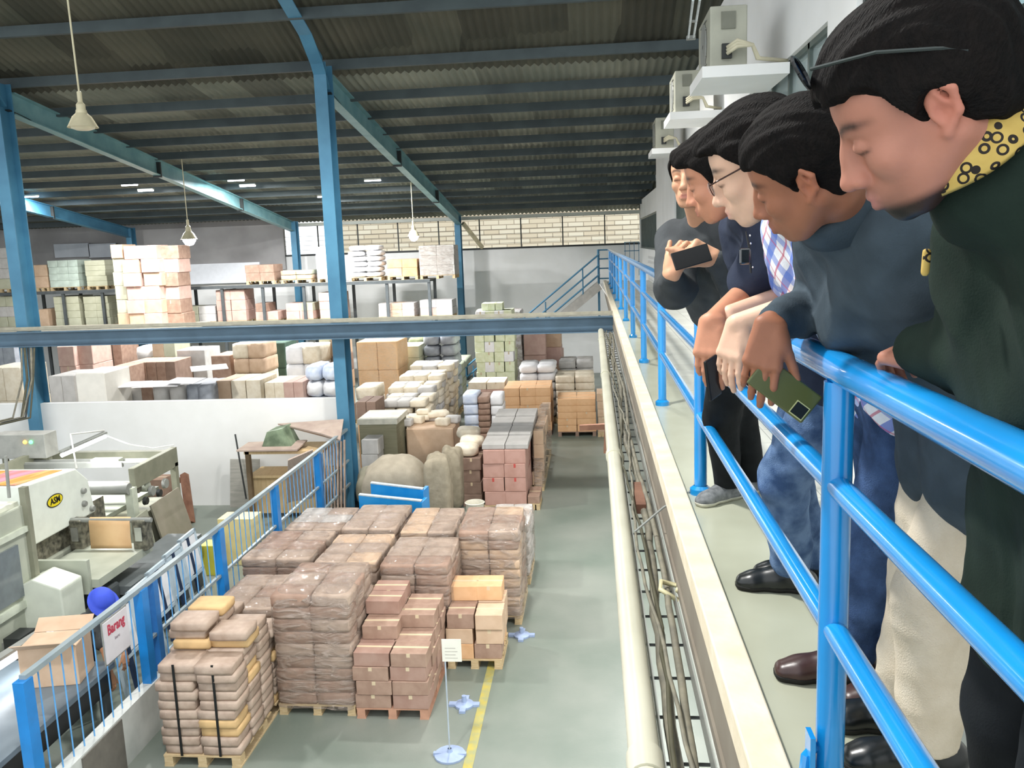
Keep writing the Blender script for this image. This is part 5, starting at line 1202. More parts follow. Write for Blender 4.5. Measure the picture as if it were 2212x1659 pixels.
def head_sdf(c, R, s, kind):
    T = lambda p: c + R @ (A_(p, float) * s)
    S = Sdf()
    def el(p, r, k=.015, op='u', Rl=None): S.el(T(p), A_(r, float) * s, R if Rl is None else R @ Rl, k * s, op)
    def rc(a, b, ra, rb=None, k=.012, op='u'): S.rc(T(a), T(b), ra * s, (rb if rb is not None else ra) * s, k * s, op)
    fat = kind.get('fat', 0)
    el((-.014, 0, .046), (.1, .077, .084)); el((.038, 0, .045), (.052, .061, .058), .03); el((.04, 0, -.02), (.047, .056 + fat, .062), .03)
    el((.04, 0, -.058), (.044, .045 + fat, .042), .025)
    for y in (1, -1):
        rc((-.012, y * .055, -.03), (.05, y * .026, -.09), .02 + fat, .016, .025)
        el((.06, y * .043, -.02), (.022, .019, .019), .02)
        rc((.086, y * .012, .026), (.072, y * .045, .03), .008, .006, .014)
    el((.071, 0, -.092), (.019, .022, .018), .02)
    for y in (1, -1):
        el((.1, y * .032, .007), (.016, .019, .013), .014, 's')
        el((.0785, y * .032, .006), (.0135, .0155, .0125), .004)
        rc((.0905, y * .019, .0), (.0875, y * .045, -.001), .0016, .0012, .003, 's')
    el((.095, 0, -.012), (.017, .012, .03), .012); el((.099, 0, -.028), (.016, .017, .013), .01); rc((.09, 0, .018), (.112, 0, -.026), .007, .01, .012); el((.1145, 0, -.031), (.0125, .0135, .0105), .008)
    for y in (1, -1):
        el((.101, y * .0145, -.0345), (.0115, .0085, .0085), .006); el((.106, y * .0075, -.0425), (.005, .0035, .004), .003, 's')
    el((.078, 0, -.062), (.022, .03, .022), .018)
    rc((.1, -.011, -.058), (.1, .011, -.058), .0066, None, .006); rc((.094, -.021, -.0635), (.0975, 0, -.0585), .0035, .006, .005); rc((.094, .021, -.0635), (.0975, 0, -.0585), .0035, .006, .005)
    rc((.098, -.012, -.0715), (.098, .012, -.0715), .0074, None, .006)
    rc((.107, -.024, -.0648), (.107, .024, -.0648), .0032, None, .002, 's') if kind.get('mouth', 1) else None
    for y in (1, -1):
        Rl = np.column_stack([nv((.95, y * .1, -.2)), nv((-.25, y * .95, .0)), (0, 0, 1)]); Rl[:, 1] = nv(Rl[:, 1] - Rl[:, 0] * (Rl[:, 0] @ Rl[:, 1])); Rl[:, 2] = np.cross(Rl[:, 0], Rl[:, 1])
        rc((-.002, y * .074, .014), (-.016, y * .084, .034), .0045, .005, .004); rc((-.016, y * .084, .034), (-.03, y * .088, .018), .005, .0055, .004)
        rc((-.03, y * .088, .018), (-.026, y * .084, -.008), .0055, .005, .004); rc((-.026, y * .084, -.008), (-.006, y * .077, -.026), .005, .007, .005)
        el((-.012, y * .077, .004), (.016, .006, .024), .004, 'u'); el((-.008, y * .084, -.002), (.007, .006, .011), .004, 's')
        rc((-.012, y * .083, .022), (-.02, y * .084, .004), .0028, .003, .003)
    return S, T
def head_color(V, c, R, s, tone, kind):
    L_ = ((V - c) @ R) / s; x, y, z = L_[:, 0], L_[:, 1], L_[:, 2]; ya = np.abs(y)
    col = np.tile(A_(lin(tone)), (len(V), 1)); d = np.linalg.norm(V - c, axis=1) < .24 * s
    def mixc(mask, cc, w):
        nonlocal col
        m_ = (mask * w * d)[:, None]; col = col * (1 - m_) + A_(lin(cc)) * m_
    g = lambda px_, py_, pz_, rx, ry, rz: np.exp(-(((x - px_) / rx) ** 2 + ((ya - py_) / ry) ** 2 + ((z - pz_) / rz) ** 2))
    mixc(g(.1, .0, -.036, .03, .02, .014), kind.get('flush', 'c77f6c'), .35)
    mixc(g(-.018, .085, .005, .03, .02, .035), kind.get('flush', 'c77f6c'), .45)
    # brows and lash lines (own colour of the hair)
    br = np.exp(-((z - (.031 + .006 * np.sin(np.clip((ya - .012) / .05, 0, 1) * 3.14))) / .006) ** 2) * np.clip((ya - .008) / .008, 0, 1) * np.clip((.066 - ya) / .014, 0, 1) * (x > .03)
    mixc(br, '1b1512', .9)
    la = np.exp(-((z + .001 - .004 * np.sin((ya - .017) / .031 * 3.14) * 0) / .0026) ** 2) * np.clip((ya - .014) / .006, 0, 1) * np.clip((.056 - ya) / .008, 0, 1) * (x > .06); mixc(la, '1d1613', .85)
    mixc(g(.085, .032, .004, .03, .022, .012), '8a5a48', .25)
    if kind.get('stubble'): mixc(np.clip(g(.08, 0, -.08, .045, .05, .03) * 1.2, 0, 1), '3c322d', kind['stubble']); mixc(np.clip(g(.1, 0, -.051, .02, .024, .008), 0, 1), '2f2622', kind['stubble'] * .9)
    if kind.get('goatee'):
        mixc(np.clip(g(.088, .0, -.098, .03, .03, .017) * 2.4, 0, 1), '120f0d', .93); mixc(np.clip((-.076 - z) / .012, 0, 1) * np.clip((x + .005) / .03, 0, 1) * np.clip((.07 - ya) / .02, 0, 1), '120f0d', .93)
    mixc(np.clip(g(.102, .0, -.065, .012, .021, .009) * 1.8, 0, 1), kind.get('lip', 'b0706a'), .85)
    return col
def hair_obj(c, R, s, kind, parent, h=.0032):
    T = lambda p: c + R @ (A_(p, float) * s); S = Sdf(); v = kind.get('vol', .012); f = kind.get('fringe', 0)
    S.el(T((-.016, 0, .05)), A_((.1 + v, .079 + v * .7, .086 + v)) * s, R, .02)
    S.el(T((.035, 0, .066)), A_((.054 + v * .6, .061 + v * .5, .045 + v)) * s, R, .03)
    S.el(T((-.05, 0, -.012)), A_((.06 + v * .5, .062 + v * .4, .05)) * s, R, .03)
    for y in (1, -1): S.rc(T((.012, y * .071, .03)), T((.006, y * .071, -.012)), .012 * s, .007 * s, .012)
    if f: S.el(T((.066, 0, .092)), A_((.045, .058, .026 + f)) * s, R, .02); S.el(T((.088, .012, .085)), A_((.024, .045, .02)) * s, R, .015)
    zs = kind.get('line', [(-.2, -.12), (-.07, -.075), (-.04, -.045), (-.02, -.004), (0, .02), (.03, .032), (.05, .05), (.068, .066), (.08, .105), (.1, .3)])
    zz = [q[0] for q in zs]; xz = [q[1] for q in zs]
    def cut(P):
        L_ = ((P - c) @ R) / s
        wob = .004 * np.sin(L_[:, 1] * 140 + 1) + .003 * np.sin(L_[:, 1] * 310)
        return ((L_[:, 0] - np.interp(L_[:, 2] + wob, zz, xz)) * .75) * s
    S.fn(cut, .005)
    for y in (1, -1): S.el(T((-.008, y * .09, -.004)), A_((.026, .024, .034)) * s, R, .006, 's')
    sd = random.Random(int(c[1] * 100)); ph = [sd.uniform(0, 6) for _ in range(9)]
    def dis(P):
        L_ = ((P - c) @ R) / s; x, y, z = L_[:, 0], L_[:, 1], L_[:, 2]
        return -s * (.0016 * np.sin(x * 60 + y * 190 + ph[0]) + .0011 * np.sin(y * 330 - z * 60 + x * 40 + ph[1]) + .0016 * np.sin(y * 75 + z * 60 + ph[3])) * kind.get('mess', 1)
    S.fn(dis, 1, 'a')
    V, Q = mesh_sdf(S, h)
    return to_obj('hair', V, Q, M_hair, parent)
def hand_sdf(S, wr, f, n_, side, curls, spread=.0, thumb=(.7, .35), sc=1.):
    """wr wrist, f pointing along the palm, n_ back-of-hand normal, side=+1: thumb on the (n x f) side"""
    wr = A_(wr, float); f = nv(f); n_ = nv(A_(n_) - f * (A_(n_) @ f)); t = np.cross(n_, f) * side
    L1 = .088 * sc; offs = (.030, .010, -.010, -.029); lens = (.043, .048, .044, .034); l2 = (.025, .029, .027, .02); l3 = (.021, .023, .022, .018)
    rr = (.0098, .01, .0094, .0083)
    kn = []
    for i in range(4):
        k_ = wr + f * (L1 - abs(i - 1) * .004) + t * offs[i] * sc; kn.append(k_)
        S.rc(wr + t * offs[i] * .62 * sc, k_, .0165 * sc, .0125 * sc, .012)
    S.rc(kn[0], kn[3], .0105 * sc, .0095 * sc, .01)
    S.el(wr + f * .035 * sc + t * .026 * sc - n_ * .008 * sc, (.02 * sc, .016 * sc, .03 * sc), np.column_stack([t, n_, f]), .015)
    for i in range(4):
        c1, c2, c3 = curls[i]; d0 = nv(f + t * (1.5 - i) * spread * .12); p = kn[i]; ang = 0
        for ln, c_, r0, r1 in ((lens[i], c1, rr[i], rr[i] * .94), (l2[i], c2, rr[i] * .93, rr[i] * .88), (l3[i], c3, rr[i] * .88, rr[i] * .78)):
            ang += c_; dd = nv(d0 * math.cos(ang) - n_ * math.sin(ang)); q = p + dd * ln * sc
            S.rc(p, q, r0 * sc, r1 * sc, .0035); p = q
    a0 = wr + f * .022 * sc + t * .024 * sc; o_, c_ = thumb
    d1 = nv(f * math.cos(o_) + t * math.sin(o_) - n_ * .25); p1 = a0 + d1 * .042 * sc; d2 = nv(d1 + f * c_ - n_ * .1); p2 = p1 + d2 * .031 * sc; d3 = nv(d2 + f * c_ * .6); p3 = p2 + d3 * .025 * sc
    S.rc(a0, p1, .0155 * sc, .012 * sc, .012); S.rc(p1, p2, .0115 * sc, .0105 * sc, .004); S.rc(p2, p3, .0105 * sc, .0085 * sc, .003)
    return kn
def folds(seed, amp=.006, fr=1.):
    rd = random.Random(seed); k = [(nv((rd.uniform(-1, 1), rd.uniform(-1, 1), rd.uniform(-1, 1))) * rd.uniform(14, 52) * fr, rd.uniform(0, 6), rd.uniform(.3, 1)) for _ in range(8)]
    def f(P):
        d = np.zeros(len(P)); w = .25 * np.sin(P @ A_((9., 5, 7)) + seed)[:, None] * 0.
        for kk, ph, a in k: d += a * (1 - np.abs(np.sin(P @ kk * .5 + ph + 1.3 * np.sin(P @ kk[::-1] * .22)))) ** 2
        return -amp * (d / 2.2 - .5)
    return f
def plane(p, n_):
    p = A_(p, float); n_ = nv(n_); return lambda P: (P - p) @ n_
def body_prims(J, off=0., ns=1., arms=True, legs=True, torso=True, rs=1.):
    S = Sdf(); k = .045; g = lambda n: A_(J[n], float)
    pel, neck = g('pelvis'), g('neck'); hl, hr, sl, sr = g('hipL'), g('hipR'), g('shL'), g('shR')
    mid = pel * .5 + neck * .5
    if torso:
        S.rc(hl, hr, .098 + off, None, k)
        ml = mid + (sl - sr) * .26; mr = mid - (sl - sr) * .26; ml2 = mid + (sl - sr) * .2; mr2 = mid - (sl - sr) * .2
        wst = pel * .72 + neck * .28
        S.rc(hl + (wst - pel) * .1, wst + (sl - sr) * .15, .1 + off, .1 + off, k); S.rc(hr + (wst - pel) * .1, wst - (sl - sr) * .15, .1 + off, .1 + off, k)
        S.rc(wst + (sl - sr) * .15, sl + (pel - neck) * .2 - (sl - sr) * .16, .1 + off, .1 + off, k); S.rc(wst - (sl - sr) * .15, sr + (pel - neck) * .2 + (sl - sr) * .16, .1 + off, .1 + off, k)
        S.rc(sl - (sl - sr) * .1, neck, .058 + off, .05 + off, k); S.rc(sr + (sl - sr) * .1, neck, .058 + off, .05 + off, k)
        S.rc(sl + (pel - neck) * .12, sr + (pel - neck) * .12, .07 + off, None, k)
    if arms:
        for q in 'LR':
            if 'el' + q in J:
                S.rc(g('sh' + q), g('el' + q), .053 * rs + off, .043 * rs + off, .03); S.rc(g('el' + q), g('wr' + q), .041 * rs + off, .0265 * rs + off, .015)
    if legs:
        for q in 'LR':
            S.rc(g('hip' + q), g('kn' + q), .09 + off, .06 + off, .04); S.rc(g('kn' + q), g('an' + q), .058 + off, .04 + off, .03)
    return S
def shoe(parent, an, toe, mt, sole, nm='shoe', L=.28, top=.09):
    an = A_(an, float); d = nv((toe[0], toe[1], 0)); S = Sdf(); z0_ = 0.
    h0 = A_((an[0], an[1], z0_)) - d * .05
    pts = [(0, .04, .036, .04), (.1, .04, .04, .034), (.19, .03, .045, .028), (L - .055, .024, .04, .024)]
    side = A_((-d[1], d[0], 0))
    for (a, za, wa, ra), (b, zb, wb, rb) in zip(pts, pts[1:]):
        for sg in (-1, 1): S.rc(h0 + d * a + side * sg * (wa - ra) + A_((0, 0, za)), h0 + d * b + side * sg * (wb - rb) + A_((0, 0, zb)), ra, rb, .03)
    S.rc(h0 + d * .02 + A_((0, 0, .04)), h0 + d * .045 + A_((0, 0, top)), .038, .042, .03); S.rc(h0 + d * .05 + A_((0, 0, .07)), h0 + d * .16 + A_((0, 0, .045)), .03, .025, .03)
    up = Sdf(); up.ext(S); up.fn(plane((0, 0, .012), (0, 0, -1)), .003)
    V, Q = mesh_sdf(up, .006); o = to_obj(nm, V, Q, mt, parent)
    so = Sdf(); so.ext(S); so.fn(plane((0, 0, .016), (0, 0, 1)), .003); so.fn(plane((0, 0, .002), (0, 0, -1)), .002); so.fn(lambda P: np.full(len(P), -.004), 1, 'a')
    V, Q = mesh_sdf(so, .006); to_obj('sole', V, Q, sole, o)
    return o
def P_(px, py_, Y): return A_(at_y(px, py_, Y))
def PX(px, py_, X): return A_(at_x(px, py_, X))
def person(label, J, hd, tone, garments, hands=(), h=.0036, hk=None, hh=.0032):
    """body: one continuous skin mesh (head, neck, trunk, limbs, hands); hair and clothes are its children"""
    hc, R, s = hd; hk = hk or {}
    S = body_prims(J)
    Hs, T = head_sdf(hc, R, s, hk)
    S.rc(J['neck'], T((-.028, 0, -.045)), .062, .056 * s, .03)
    S.ext(Hs)
    for hnd in hands: hand_sdf(S, *hnd)
    V, Q = mesh_sdf(S, h)
    col = head_color(V, hc, R, s, tone, hk)
    b = to_obj('person', V, Q, M_skin, None, col); tag(b, label, 'person')
    hair_obj(hc, R, s, hk, b, hh)
    for (nm, sd, mt, res) in garments:
        V, Q = mesh_sdf(sd, res); to_obj(nm, V, Q, mt, b)
    return b
M_lens = glass_mat('spectacle_lens', 'dfe6ea', .18, .05)
# ---------------------------------------------------------------- garments' materials
K9 = mat('sack_white', 'e8e8ea', .5, scale=6, col2='f2f2f3', bump=.2, bscale=12)
C_green = cloth('dark_green_jacket', '1c2822', '222f28'); C_slate = cloth('slate_hoodie', '3d4850', '46525b')
C_beige = cloth('beige_chinos', 'cdc0aa', 'd8ccb8', b=.3); C_jean = cloth('blue_jeans', '3c5478', '6d86a8', b=.4); C_jean2 = cloth('dark_blue_jeans', '2c3f5e', '47608a', b=.4)
C_navy = cloth('navy_shirt', '2a3040', '323949'); C_grey = cloth('charcoal_shirt', '3f4244', '484b4d'); C_blk = cloth('black_trousers', '15181a', '1c1f21')
M_shoeb = mat('black_shoe_leather', '15191a', .3, var=.2, scale=20, spec=.5); M_shoebr = mat('dark_brown_shoe_leather', '35201f', .35, scale=12, col2='45302c', spec=.5)
M_shoeg = mat('grey_sneaker_fabric', '5f6264', .8, scale=40, col2='7d8082'); M_sole = mat('dark_sole', '1c1b18', .8); M_sole2 = mat('pale_sole', 'b9b8a8', .7)
C_plaid = cloth('plaid_shirt', 'e9edf5')
N, L, b = nodes_of(C_plaid)
tc = N.new('ShaderNodeTexCoord'); sx = N.new('ShaderNodeSeparateXYZ'); mp = N.new('ShaderNodeMapping'); mp.inputs['Rotation'].default_value = (.5, .25, .35)
L.new(tc.outputs['Object'], mp.inputs[0]); L.new(mp.outputs[0], sx.inputs[0])
col = None
def stripe(axis, per, frac, rgb, prev, ph=0., fac=.75):
    m1 = N.new('ShaderNodeMath'); m1.operation = 'MULTIPLY_ADD'; m1.inputs[1].default_value = 1 / per; m1.inputs[2].default_value = 50 + ph; L.new(sx.outputs[axis], m1.inputs[0])
    m2 = N.new('ShaderNodeMath'); m2.operation = 'FRACT'; L.new(m1.outputs[0], m2.inputs[0])
    m3 = N.new('ShaderNodeMath'); m3.operation = 'LESS_THAN'; m3.inputs[1].default_value = frac; L.new(m2.outputs[0], m3.inputs[0])
    m4 = N.new('ShaderNodeMath'); m4.operation = 'MULTIPLY'; m4.inputs[1].default_value = fac; L.new(m3.outputs[0], m4.inputs[0])
    mx = N.new('ShaderNodeMix'); mx.data_type = 'RGBA'; L.new(m4.outputs[0], mx.inputs['Factor']); L.new(prev, mx.inputs['A']); mx.inputs['B'].default_value = (*lin(rgb), 1)
    return mx.outputs['Result']
c_ = b.inputs['Base Color'].links[0].from_socket
c_ = stripe(2, .085, .3, '3f66c8', c_); c_ = stripe(1, .1, .28, '5a7fd6', c_, .2, .6); c_ = stripe(0, .09, .2, '5a7fd6', c_, .4, .5); c_ = stripe(2, .085, .08, 'c04a6a', c_, .4, .7); c_ = stripe(1, .1, .07, 'c04a6a', c_, .6, .6)
L.new(c_, b.inputs['Base Color'])
M_batik = mat('gold_batik', 'b99b4e', .7, scale=30, col2='c8ab5c')
N, L, b = nodes_of(M_batik)
tc = N.new('ShaderNodeTexCoord'); vo = N.new('ShaderNodeTexVoronoi'); vo.inputs['Scale'].default_value = 62; vo.inputs['Randomness'].default_value = .55; L.new(tc.outputs['Object'], vo.inputs[0])
rp = N.new('ShaderNodeValToRGB'); rp.color_ramp.interpolation = 'CONSTANT'; L.new(vo.outputs['Distance'], rp.inputs[0])
rp.color_ramp.elements[0].position = 0; rp.color_ramp.elements[0].color = (0, 0, 0, 1); rp.color_ramp.elements[1].position = .26; rp.color_ramp.elements[1].color = (1, 1, 1, 1)
e_ = rp.color_ramp.elements.new(.43); e_.color = (0, 0, 0, 1)
mx = N.new('ShaderNodeMix'); mx.data_type = 'RGBA'; L.new(rp.outputs[0], mx.inputs['Factor']); L.new(b.inputs['Base Color'].links[0].from_socket, mx.inputs['A']); mx.inputs['B'].default_value = (*lin('1d140c'), 1)
L.new(mx.outputs['Result'], b.inputs['Base Color'])
def jacket(J, off, rs=1.25, wr_r=.043, seed=1, amp=.007, sleeve=1.0, k=.03, hem=0.):
    S = body_prims(J, off, arms=False, legs=False); g = lambda n: A_(J[n], float)
    for q in 'LR':
        sh, el_ = g('sh' + q), g('el' + q); wr = g('wr' + q)
        if sleeve < 1: S.rc(sh, sh + (el_ - sh) * sleeve, .06 + off, .056 + off, k)
        else:
            S.rc(sh, el_, .054 * rs * .9 + off, .047 * rs * .9 + off, k); w2 = el_ + (wr - el_) * (sleeve - 1.); S.rc(el_, w2, .045 * rs * .9 + off, wr_r, .02)
    if hem:
        d = nv(g('pelvis') - g('neck')); 
        for q in 'LR': S.rc(g('hip' + q), g('hip' + q) + A_((0, 0, -hem)), .11 + off, .115 + off, .04)
    S.fn(folds(seed, amp), 1, 'a'); return S
def trousers(J, seed=2, off=.014, ank=.066, amp=.009, zc=.07):
    S = Sdf(); g = lambda n: A_(J[n], float)
    S.rc(g('hipL'), g('hipR'), .11 + off, None, .04)
    for q in 'LR': S.rc(g('hip' + q), g('kn' + q), .098 + off, .072 + off, .04); S.rc(g('kn' + q), g('an' + q), .072 + off, ank, .02)
    S.fn(folds(seed, amp, .8), 1, 'a'); S.fn(plane((0, 0, zc), (0, 0, -1)), .004); return S
def collar(J_neck, axis, r, hgt, th=.006, gap=None, r2=None, tilt=None):
    S = Sdf(); ax_ = nv(axis); u = nv(np.cross(ax_, (0, 1, 0))); v = np.cross(ax_, u); c = A_(J_neck, float); n = 22; r2 = r2 or r
    pts = []
    for i in range(n):
        t = 2 * math.pi * i / n
        if gap and abs(math.atan2(math.sin(t - gap[0]), math.cos(t - gap[0]))) < gap[1]: continue
        d = u * math.cos(t) + v * math.sin(t); S.rc(c + d * r2, c + d * r + ax_ * hgt, th, th, .012)
    return S
def band(name, c, axis, rb, rt, hgt, th, mt, parent, n=56):
    """a folded collar: tapered ring band with real thickness"""
    ax_ = nv(axis); u = nv(np.cross(ax_, (0, 1, 0))); v = np.cross(ax_, u); c = A_(c, float); vs, fs = [], []
    prof = [(rb, 0), (rb + th * .5, hgt * .1), (rt + th, hgt * .8), (rt + th * .7, hgt), (rt, hgt * .98), (rb - th * .6, hgt * .1)]
    m_ = len(prof)
    for i in range(n):
        t = 2 * math.pi * i / n; d = u * math.cos(t) + v * math.sin(t)
        for r_, z_ in prof: vs.append(tuple(c + d * (r_ + .0015 * math.sin(5 * t)) + ax_ * (z_ + .003 * math.sin(3 * t + 1))))
    for i in range(n):
        for j in range(m_): fs.append((i * m_ + j, ((i + 1) % n) * m_ + j, ((i + 1) % n) * m_ + (j + 1) % m_, i * m_ + (j + 1) % m_))
    return MB().add(vs, fs).build(name, mt, parent, smooth=True)
def hipset(p, w=.09, d=(0, 1, 0)):
    p = A_(p, float); d = nv(d); return p - d * w, p + d * w      # L is the side nearer the camera
HC = {}
def joint(pel, neck, shL, shR, elL, wrL, elR, wrR, knL, anL, knR, anR):
    hl, hr = hipset(A_(pel) - A_((0, 0, .06)))
    return dict(pelvis=pel, neck=neck, shL=shL, shR=shR, elL=elL, wrL=wrL, elR=elR, wrR=wrR, hipL=hl, hipR=hr, knL=knL, anL=anL, knR=knR, anR=anR)
# ---- F: front man, dark green jacket with gold patterned collar
J = joint((.745, 1.30, .95), (.528, 1.17, 1.385), (.605, 1.02, 1.315), (.60, 1.34, 1.305), (.645, 1.27, 1.125), (.575, 1.555, 1.11), (.66, 1.50, 1.13), (.64, 1.62, 1.12),
          (.70, 1.2, .5), (.76, 1.18, .09), (.71, 1.42, .5), (.76, 1.44, .09))
RF = frame((-.82, .30, -.47), roll=-.2); hF = (A_((.414, 1.14, 1.462)), RF, .99)
kF = dict(goatee=1, stubble=.45, lip='a8716c', vol=.02, flush='c4705c', fat=.004,
          line=[(-.2, -.13), (-.07, -.085), (-.04, -.06), (-.02, -.01), (0, .012), (.02, .022), (.045, .034), (.062, .048), (.072, .07), (.085, .12), (.1, .3)])
jk = jacket(J, .022, 1.35, .05, 3, .014, 2.0, hem=.2); jk.p.insert(4, Sdf().rc((.52, 1.17, 1.37), (.565, 1.17, 1.425), .075, .06, .05).p[0])
bF = person('nearest man in a dark green jacket with gold patterned collar and black goatee', J, hF, 'ad7763',
    [('jacket', jk, C_green, .008), ('trousers', trousers(J, 5, amp=.008), C_blk, .01)],
    hands=[((.575, 1.56, 1.095), (-.12, .99, .02), (-.35, 0, .95), -1, [(.5, .9, .5)] * 4, .1, (.15, .12))], h=.0034, hk=kF, hh=.003)
ax_ = A_((-.52, .0, .8)); band('shirt_collar', (.487, 1.155, 1.402), (-.60, 0, .80), .085, .072, .052, .007, M_batik, bF)
V, Q = mesh_sdf(Sdf().rc(A_(at_y(2002, 545, 1.27)) , A_(at_y(1998, 588, 1.27)), .006), .003); to_obj('shirt_placket', V, Q, M_batik, bF)
for q, dy in (('L', -.0), ('R', .0)): shoe(bF, J['an' + q], (-1, 0), M_shoeb, M_sole)
T = lambda p, hd: Vector(hd[0] + hd[1] @ (A_(p, float) * hd[2]))
sgs = thing('sunglasses', 'thin dark sunglasses pushed up on the front man’s hair'.replace('’', "'"), 'sunglasses')
for y in (1, -1): MB().tube([T((.088, y * .06, .122), hF), T((.02, y * .091, .098), hF), T((-.04, y * .088, .062), hF), T((-.06, y * .085, .045), hF)], .0024, 6).build('temple_arm', mat('dark_steel', '3a403e', .25, metal=.5), sgs)
m_ = MB()
for y in (1, -1):
    c0 = A_((.100, y * .032, .125)); ring = [T(c0 + A_((.002 * math.cos(t), .027 * math.cos(t), .022 * math.sin(t))) , hF) for t in np.linspace(0, 2 * math.pi, 17)]; m_.tube(ring, .0022, 6)
m_.build('rim', M_black, sgs)
m_ = MB()
for y in (1, -1): m_.prism([T((.1, y * .032 + .026 * math.cos(t), .125 + .021 * math.sin(t)), hF) for t in np.linspace(0, 2 * math.pi, 16, endpoint=False)], tuple(RF @ A_((.0015, 0, 0))))
m_.build('lens', mat('smoke_blue_lens', '2b4a78', .1, spec=.8), sgs)
# ---- D: hoodie man
J = joint((.86, 1.98, .94), (.525, 1.80, 1.365), (.585, 1.70, 1.315), (.55, 2.05, 1.32), (.59, 2.0, 1.12), (.64, 1.80, 1.12), (.60, 2.27, 1.14), (.405, 2.0, 1.125),
          (.79, 1.99, .48), (.80, 2.02, .09), (.82, 2.14, .48), (.80, 2.2, .09))
RD = frame((-.79, .48, -.35), roll=-.42); hD = (A_((.402, 1.675, 1.427)), RD, .99)
kD = dict(lip='9c625a', vol=.011, flush='b56a4e', stubble=.15, fat=.006)
jk = jacket(J, .026, 1.25, .044, 11, .014, 1.93, hem=.1); jk.p.insert(4, Sdf().rc((.525, 1.8, 1.36), (.565, 1.82, 1.41), .08, .06, .05).p[0])
# phone hand
wD = (.400, 1.985, 1.118); fD = (-.22, -.12, -.96)
bD = person('man in a slate hoodie and beige trousers holding an olive phone over the rail', J, hD, '98644b',
    [('hoodie', jk, C_slate, .008), ('trousers', trousers(J, 15, ank=.075, amp=.016), C_beige, .009)],
    hands=[(wD, fD, (-.25, -.93, .15), 1, [(.25, .35, .25), (.28, .38, .28), (.32, .4, .3), (.36, .45, .3)], .25, (.62, .12), 1.08)], h=.0036, hk=kD)
band('hood_collar', (.505, 1.785, 1.375), (-.66, -.55, .5), .1, .086, .075, .022, C_slate, bD)
MB().tube([T((-.03, -.035, -.155), hD), T((.0, -.03, -.2), hD), T((.0, -.02, -.3), hD)], .0025, 6).build('drawstring', K9, bD)
for q in 'LR': shoe(bD, J['an' + q], (-1, .05), M_shoeb, M_sole)
def phone(label, c, lx, up_, mt, w=.076, l=.158, th=.009, cam=True, n_=None):
    """c centre, lx long axis direction, n_ outward normal of the back"""
    lx = Vector(lx).normalized(); n_ = Vector(n_).normalized(); sd = lx.cross(n_).normalized(); n_ = sd.cross(lx)
    t = thing('phone', label, 'phone'); M = Matrix((sd, lx, n_)).transposed(); c = Vector(c)
    MB().box(c, (w, l, th), M).build('case', mt, t, bevel=.004, seg=3)
    MB().box(c - n_ * (th / 2 + .0004), (w * .93, l * .95, .0008), M).build('screen', M_black, t)
    if cam:
        cc = c + lx * (l * .5 - .024) + sd * (w * .5 - .021) * (1 if cam is True else cam) + n_ * (th / 2)
        MB().box(cc, (.034, .036, .003), M).build('camera_rim', mat('pale_rim', 'b8bb86', .3), t); MB().box(cc + n_ * .0012, (.029, .031, .003), M).build('camera_glass', mat('camera_glass', '20262a', .1, spec=.8), t)
        MB().lathe([(.001, .0), (.006, 0)], cc + n_ * .003, 12).build('camera_ring', M_grey, t) if False else None
    return t
M_olive = mat('olive_phone', '4c5329', .3, var=.06, spec=.5)
pc = A_(at_y(1694, 842, 1.97)); d_ = A_(at_y(1742, 872, 1.9)) - A_(at_y(1662, 812, 1.9))
phone('olive green phone held in the brown hand hanging over the rail', pc, tuple(d_), None, M_olive, n_=(-.1, -.98, .15), cam=1)
# ---- C: glasses, plaid shirt, jeans
J = joint((.83, 2.36, .95), (.50, 2.09, 1.39), (.56, 2.02, 1.335), (.53, 2.36, 1.345), (.60, 2.30, 1.15), (.385, 2.335, 1.09), (.60, 2.62, 1.14), (.39, 2.50, 1.10),
          (.79, 2.38, .5), (.735, 2.46, .09), (.86, 2.55, .5), (.88, 2.33, .09))
RC = frame((-.84, .38, -.37), roll=-.18); hC = (A_((.361, 1.922, 1.463)), RC, .97)
kC = dict(lip='cc8f86', vol=.014, flush='dba893', fringe=.008, mess=1.2, line=[(-.2, -.13), (-.07, -.085), (-.04, -.06), (-.02, -.01), (0, .01), (.03, .022), (.05, .04), (.068, .06), (.08, .085), (.1, .3)])
sh_ = jacket(J, .02, 1.3, .05, 21, .011, .72)
bC = person('pale man with glasses and plaid short-sleeved shirt resting bare arms on the rail', J, hC, 'dcb49a',
    [('plaid_shirt', sh_, C_plaid, .008), ('jeans', trousers(J, 25, ank=.07, amp=.015), C_jean2, .009)],
    hands=[((.385, 2.335, 1.085), (-.25, -.1, -.95), (-.55, -.7, .25), 1, [(.2, .3, .2), (.25, .35, .2), (.3, .35, .25), (.35, .4, .3)], .5, (.75, .2)),
           ((.39, 2.50, 1.09), (-.6, .2, -.75), (-.7, -.3, .5), -1, [(.3, .4, .3)] * 4, .2, (.5, .2))], h=.0036, hk=kC)
shoe(bC, J['anL'], (-1, .06), M_shoebr, M_sole, L=.29); shoe(bC, J['anR'], (-1, -.1), M_shoebr, M_sole, L=.29)
gl_ = thing('spectacles', 'thin-rimmed spectacles worn by the man in the plaid shirt', 'glasses')
for y in (1, -1): MB().tube([T((.103, y * .055, .012), hC), T((.08, y * .072, .014), hC), T((.0, y * .08, .018), hC)], .0018, 6).build('temple_arm', mat('dark_brown_frame', '3a2420', .3), gl_)
m_ = MB()
for y in (1, -1): m_.tube([T((.108 - .004 * math.cos(t), y * .031 + .024 * math.cos(t), .003 + .016 * math.sin(t)), hC) for t in np.linspace(0, 2 * math.pi, 17)], .0013, 6)
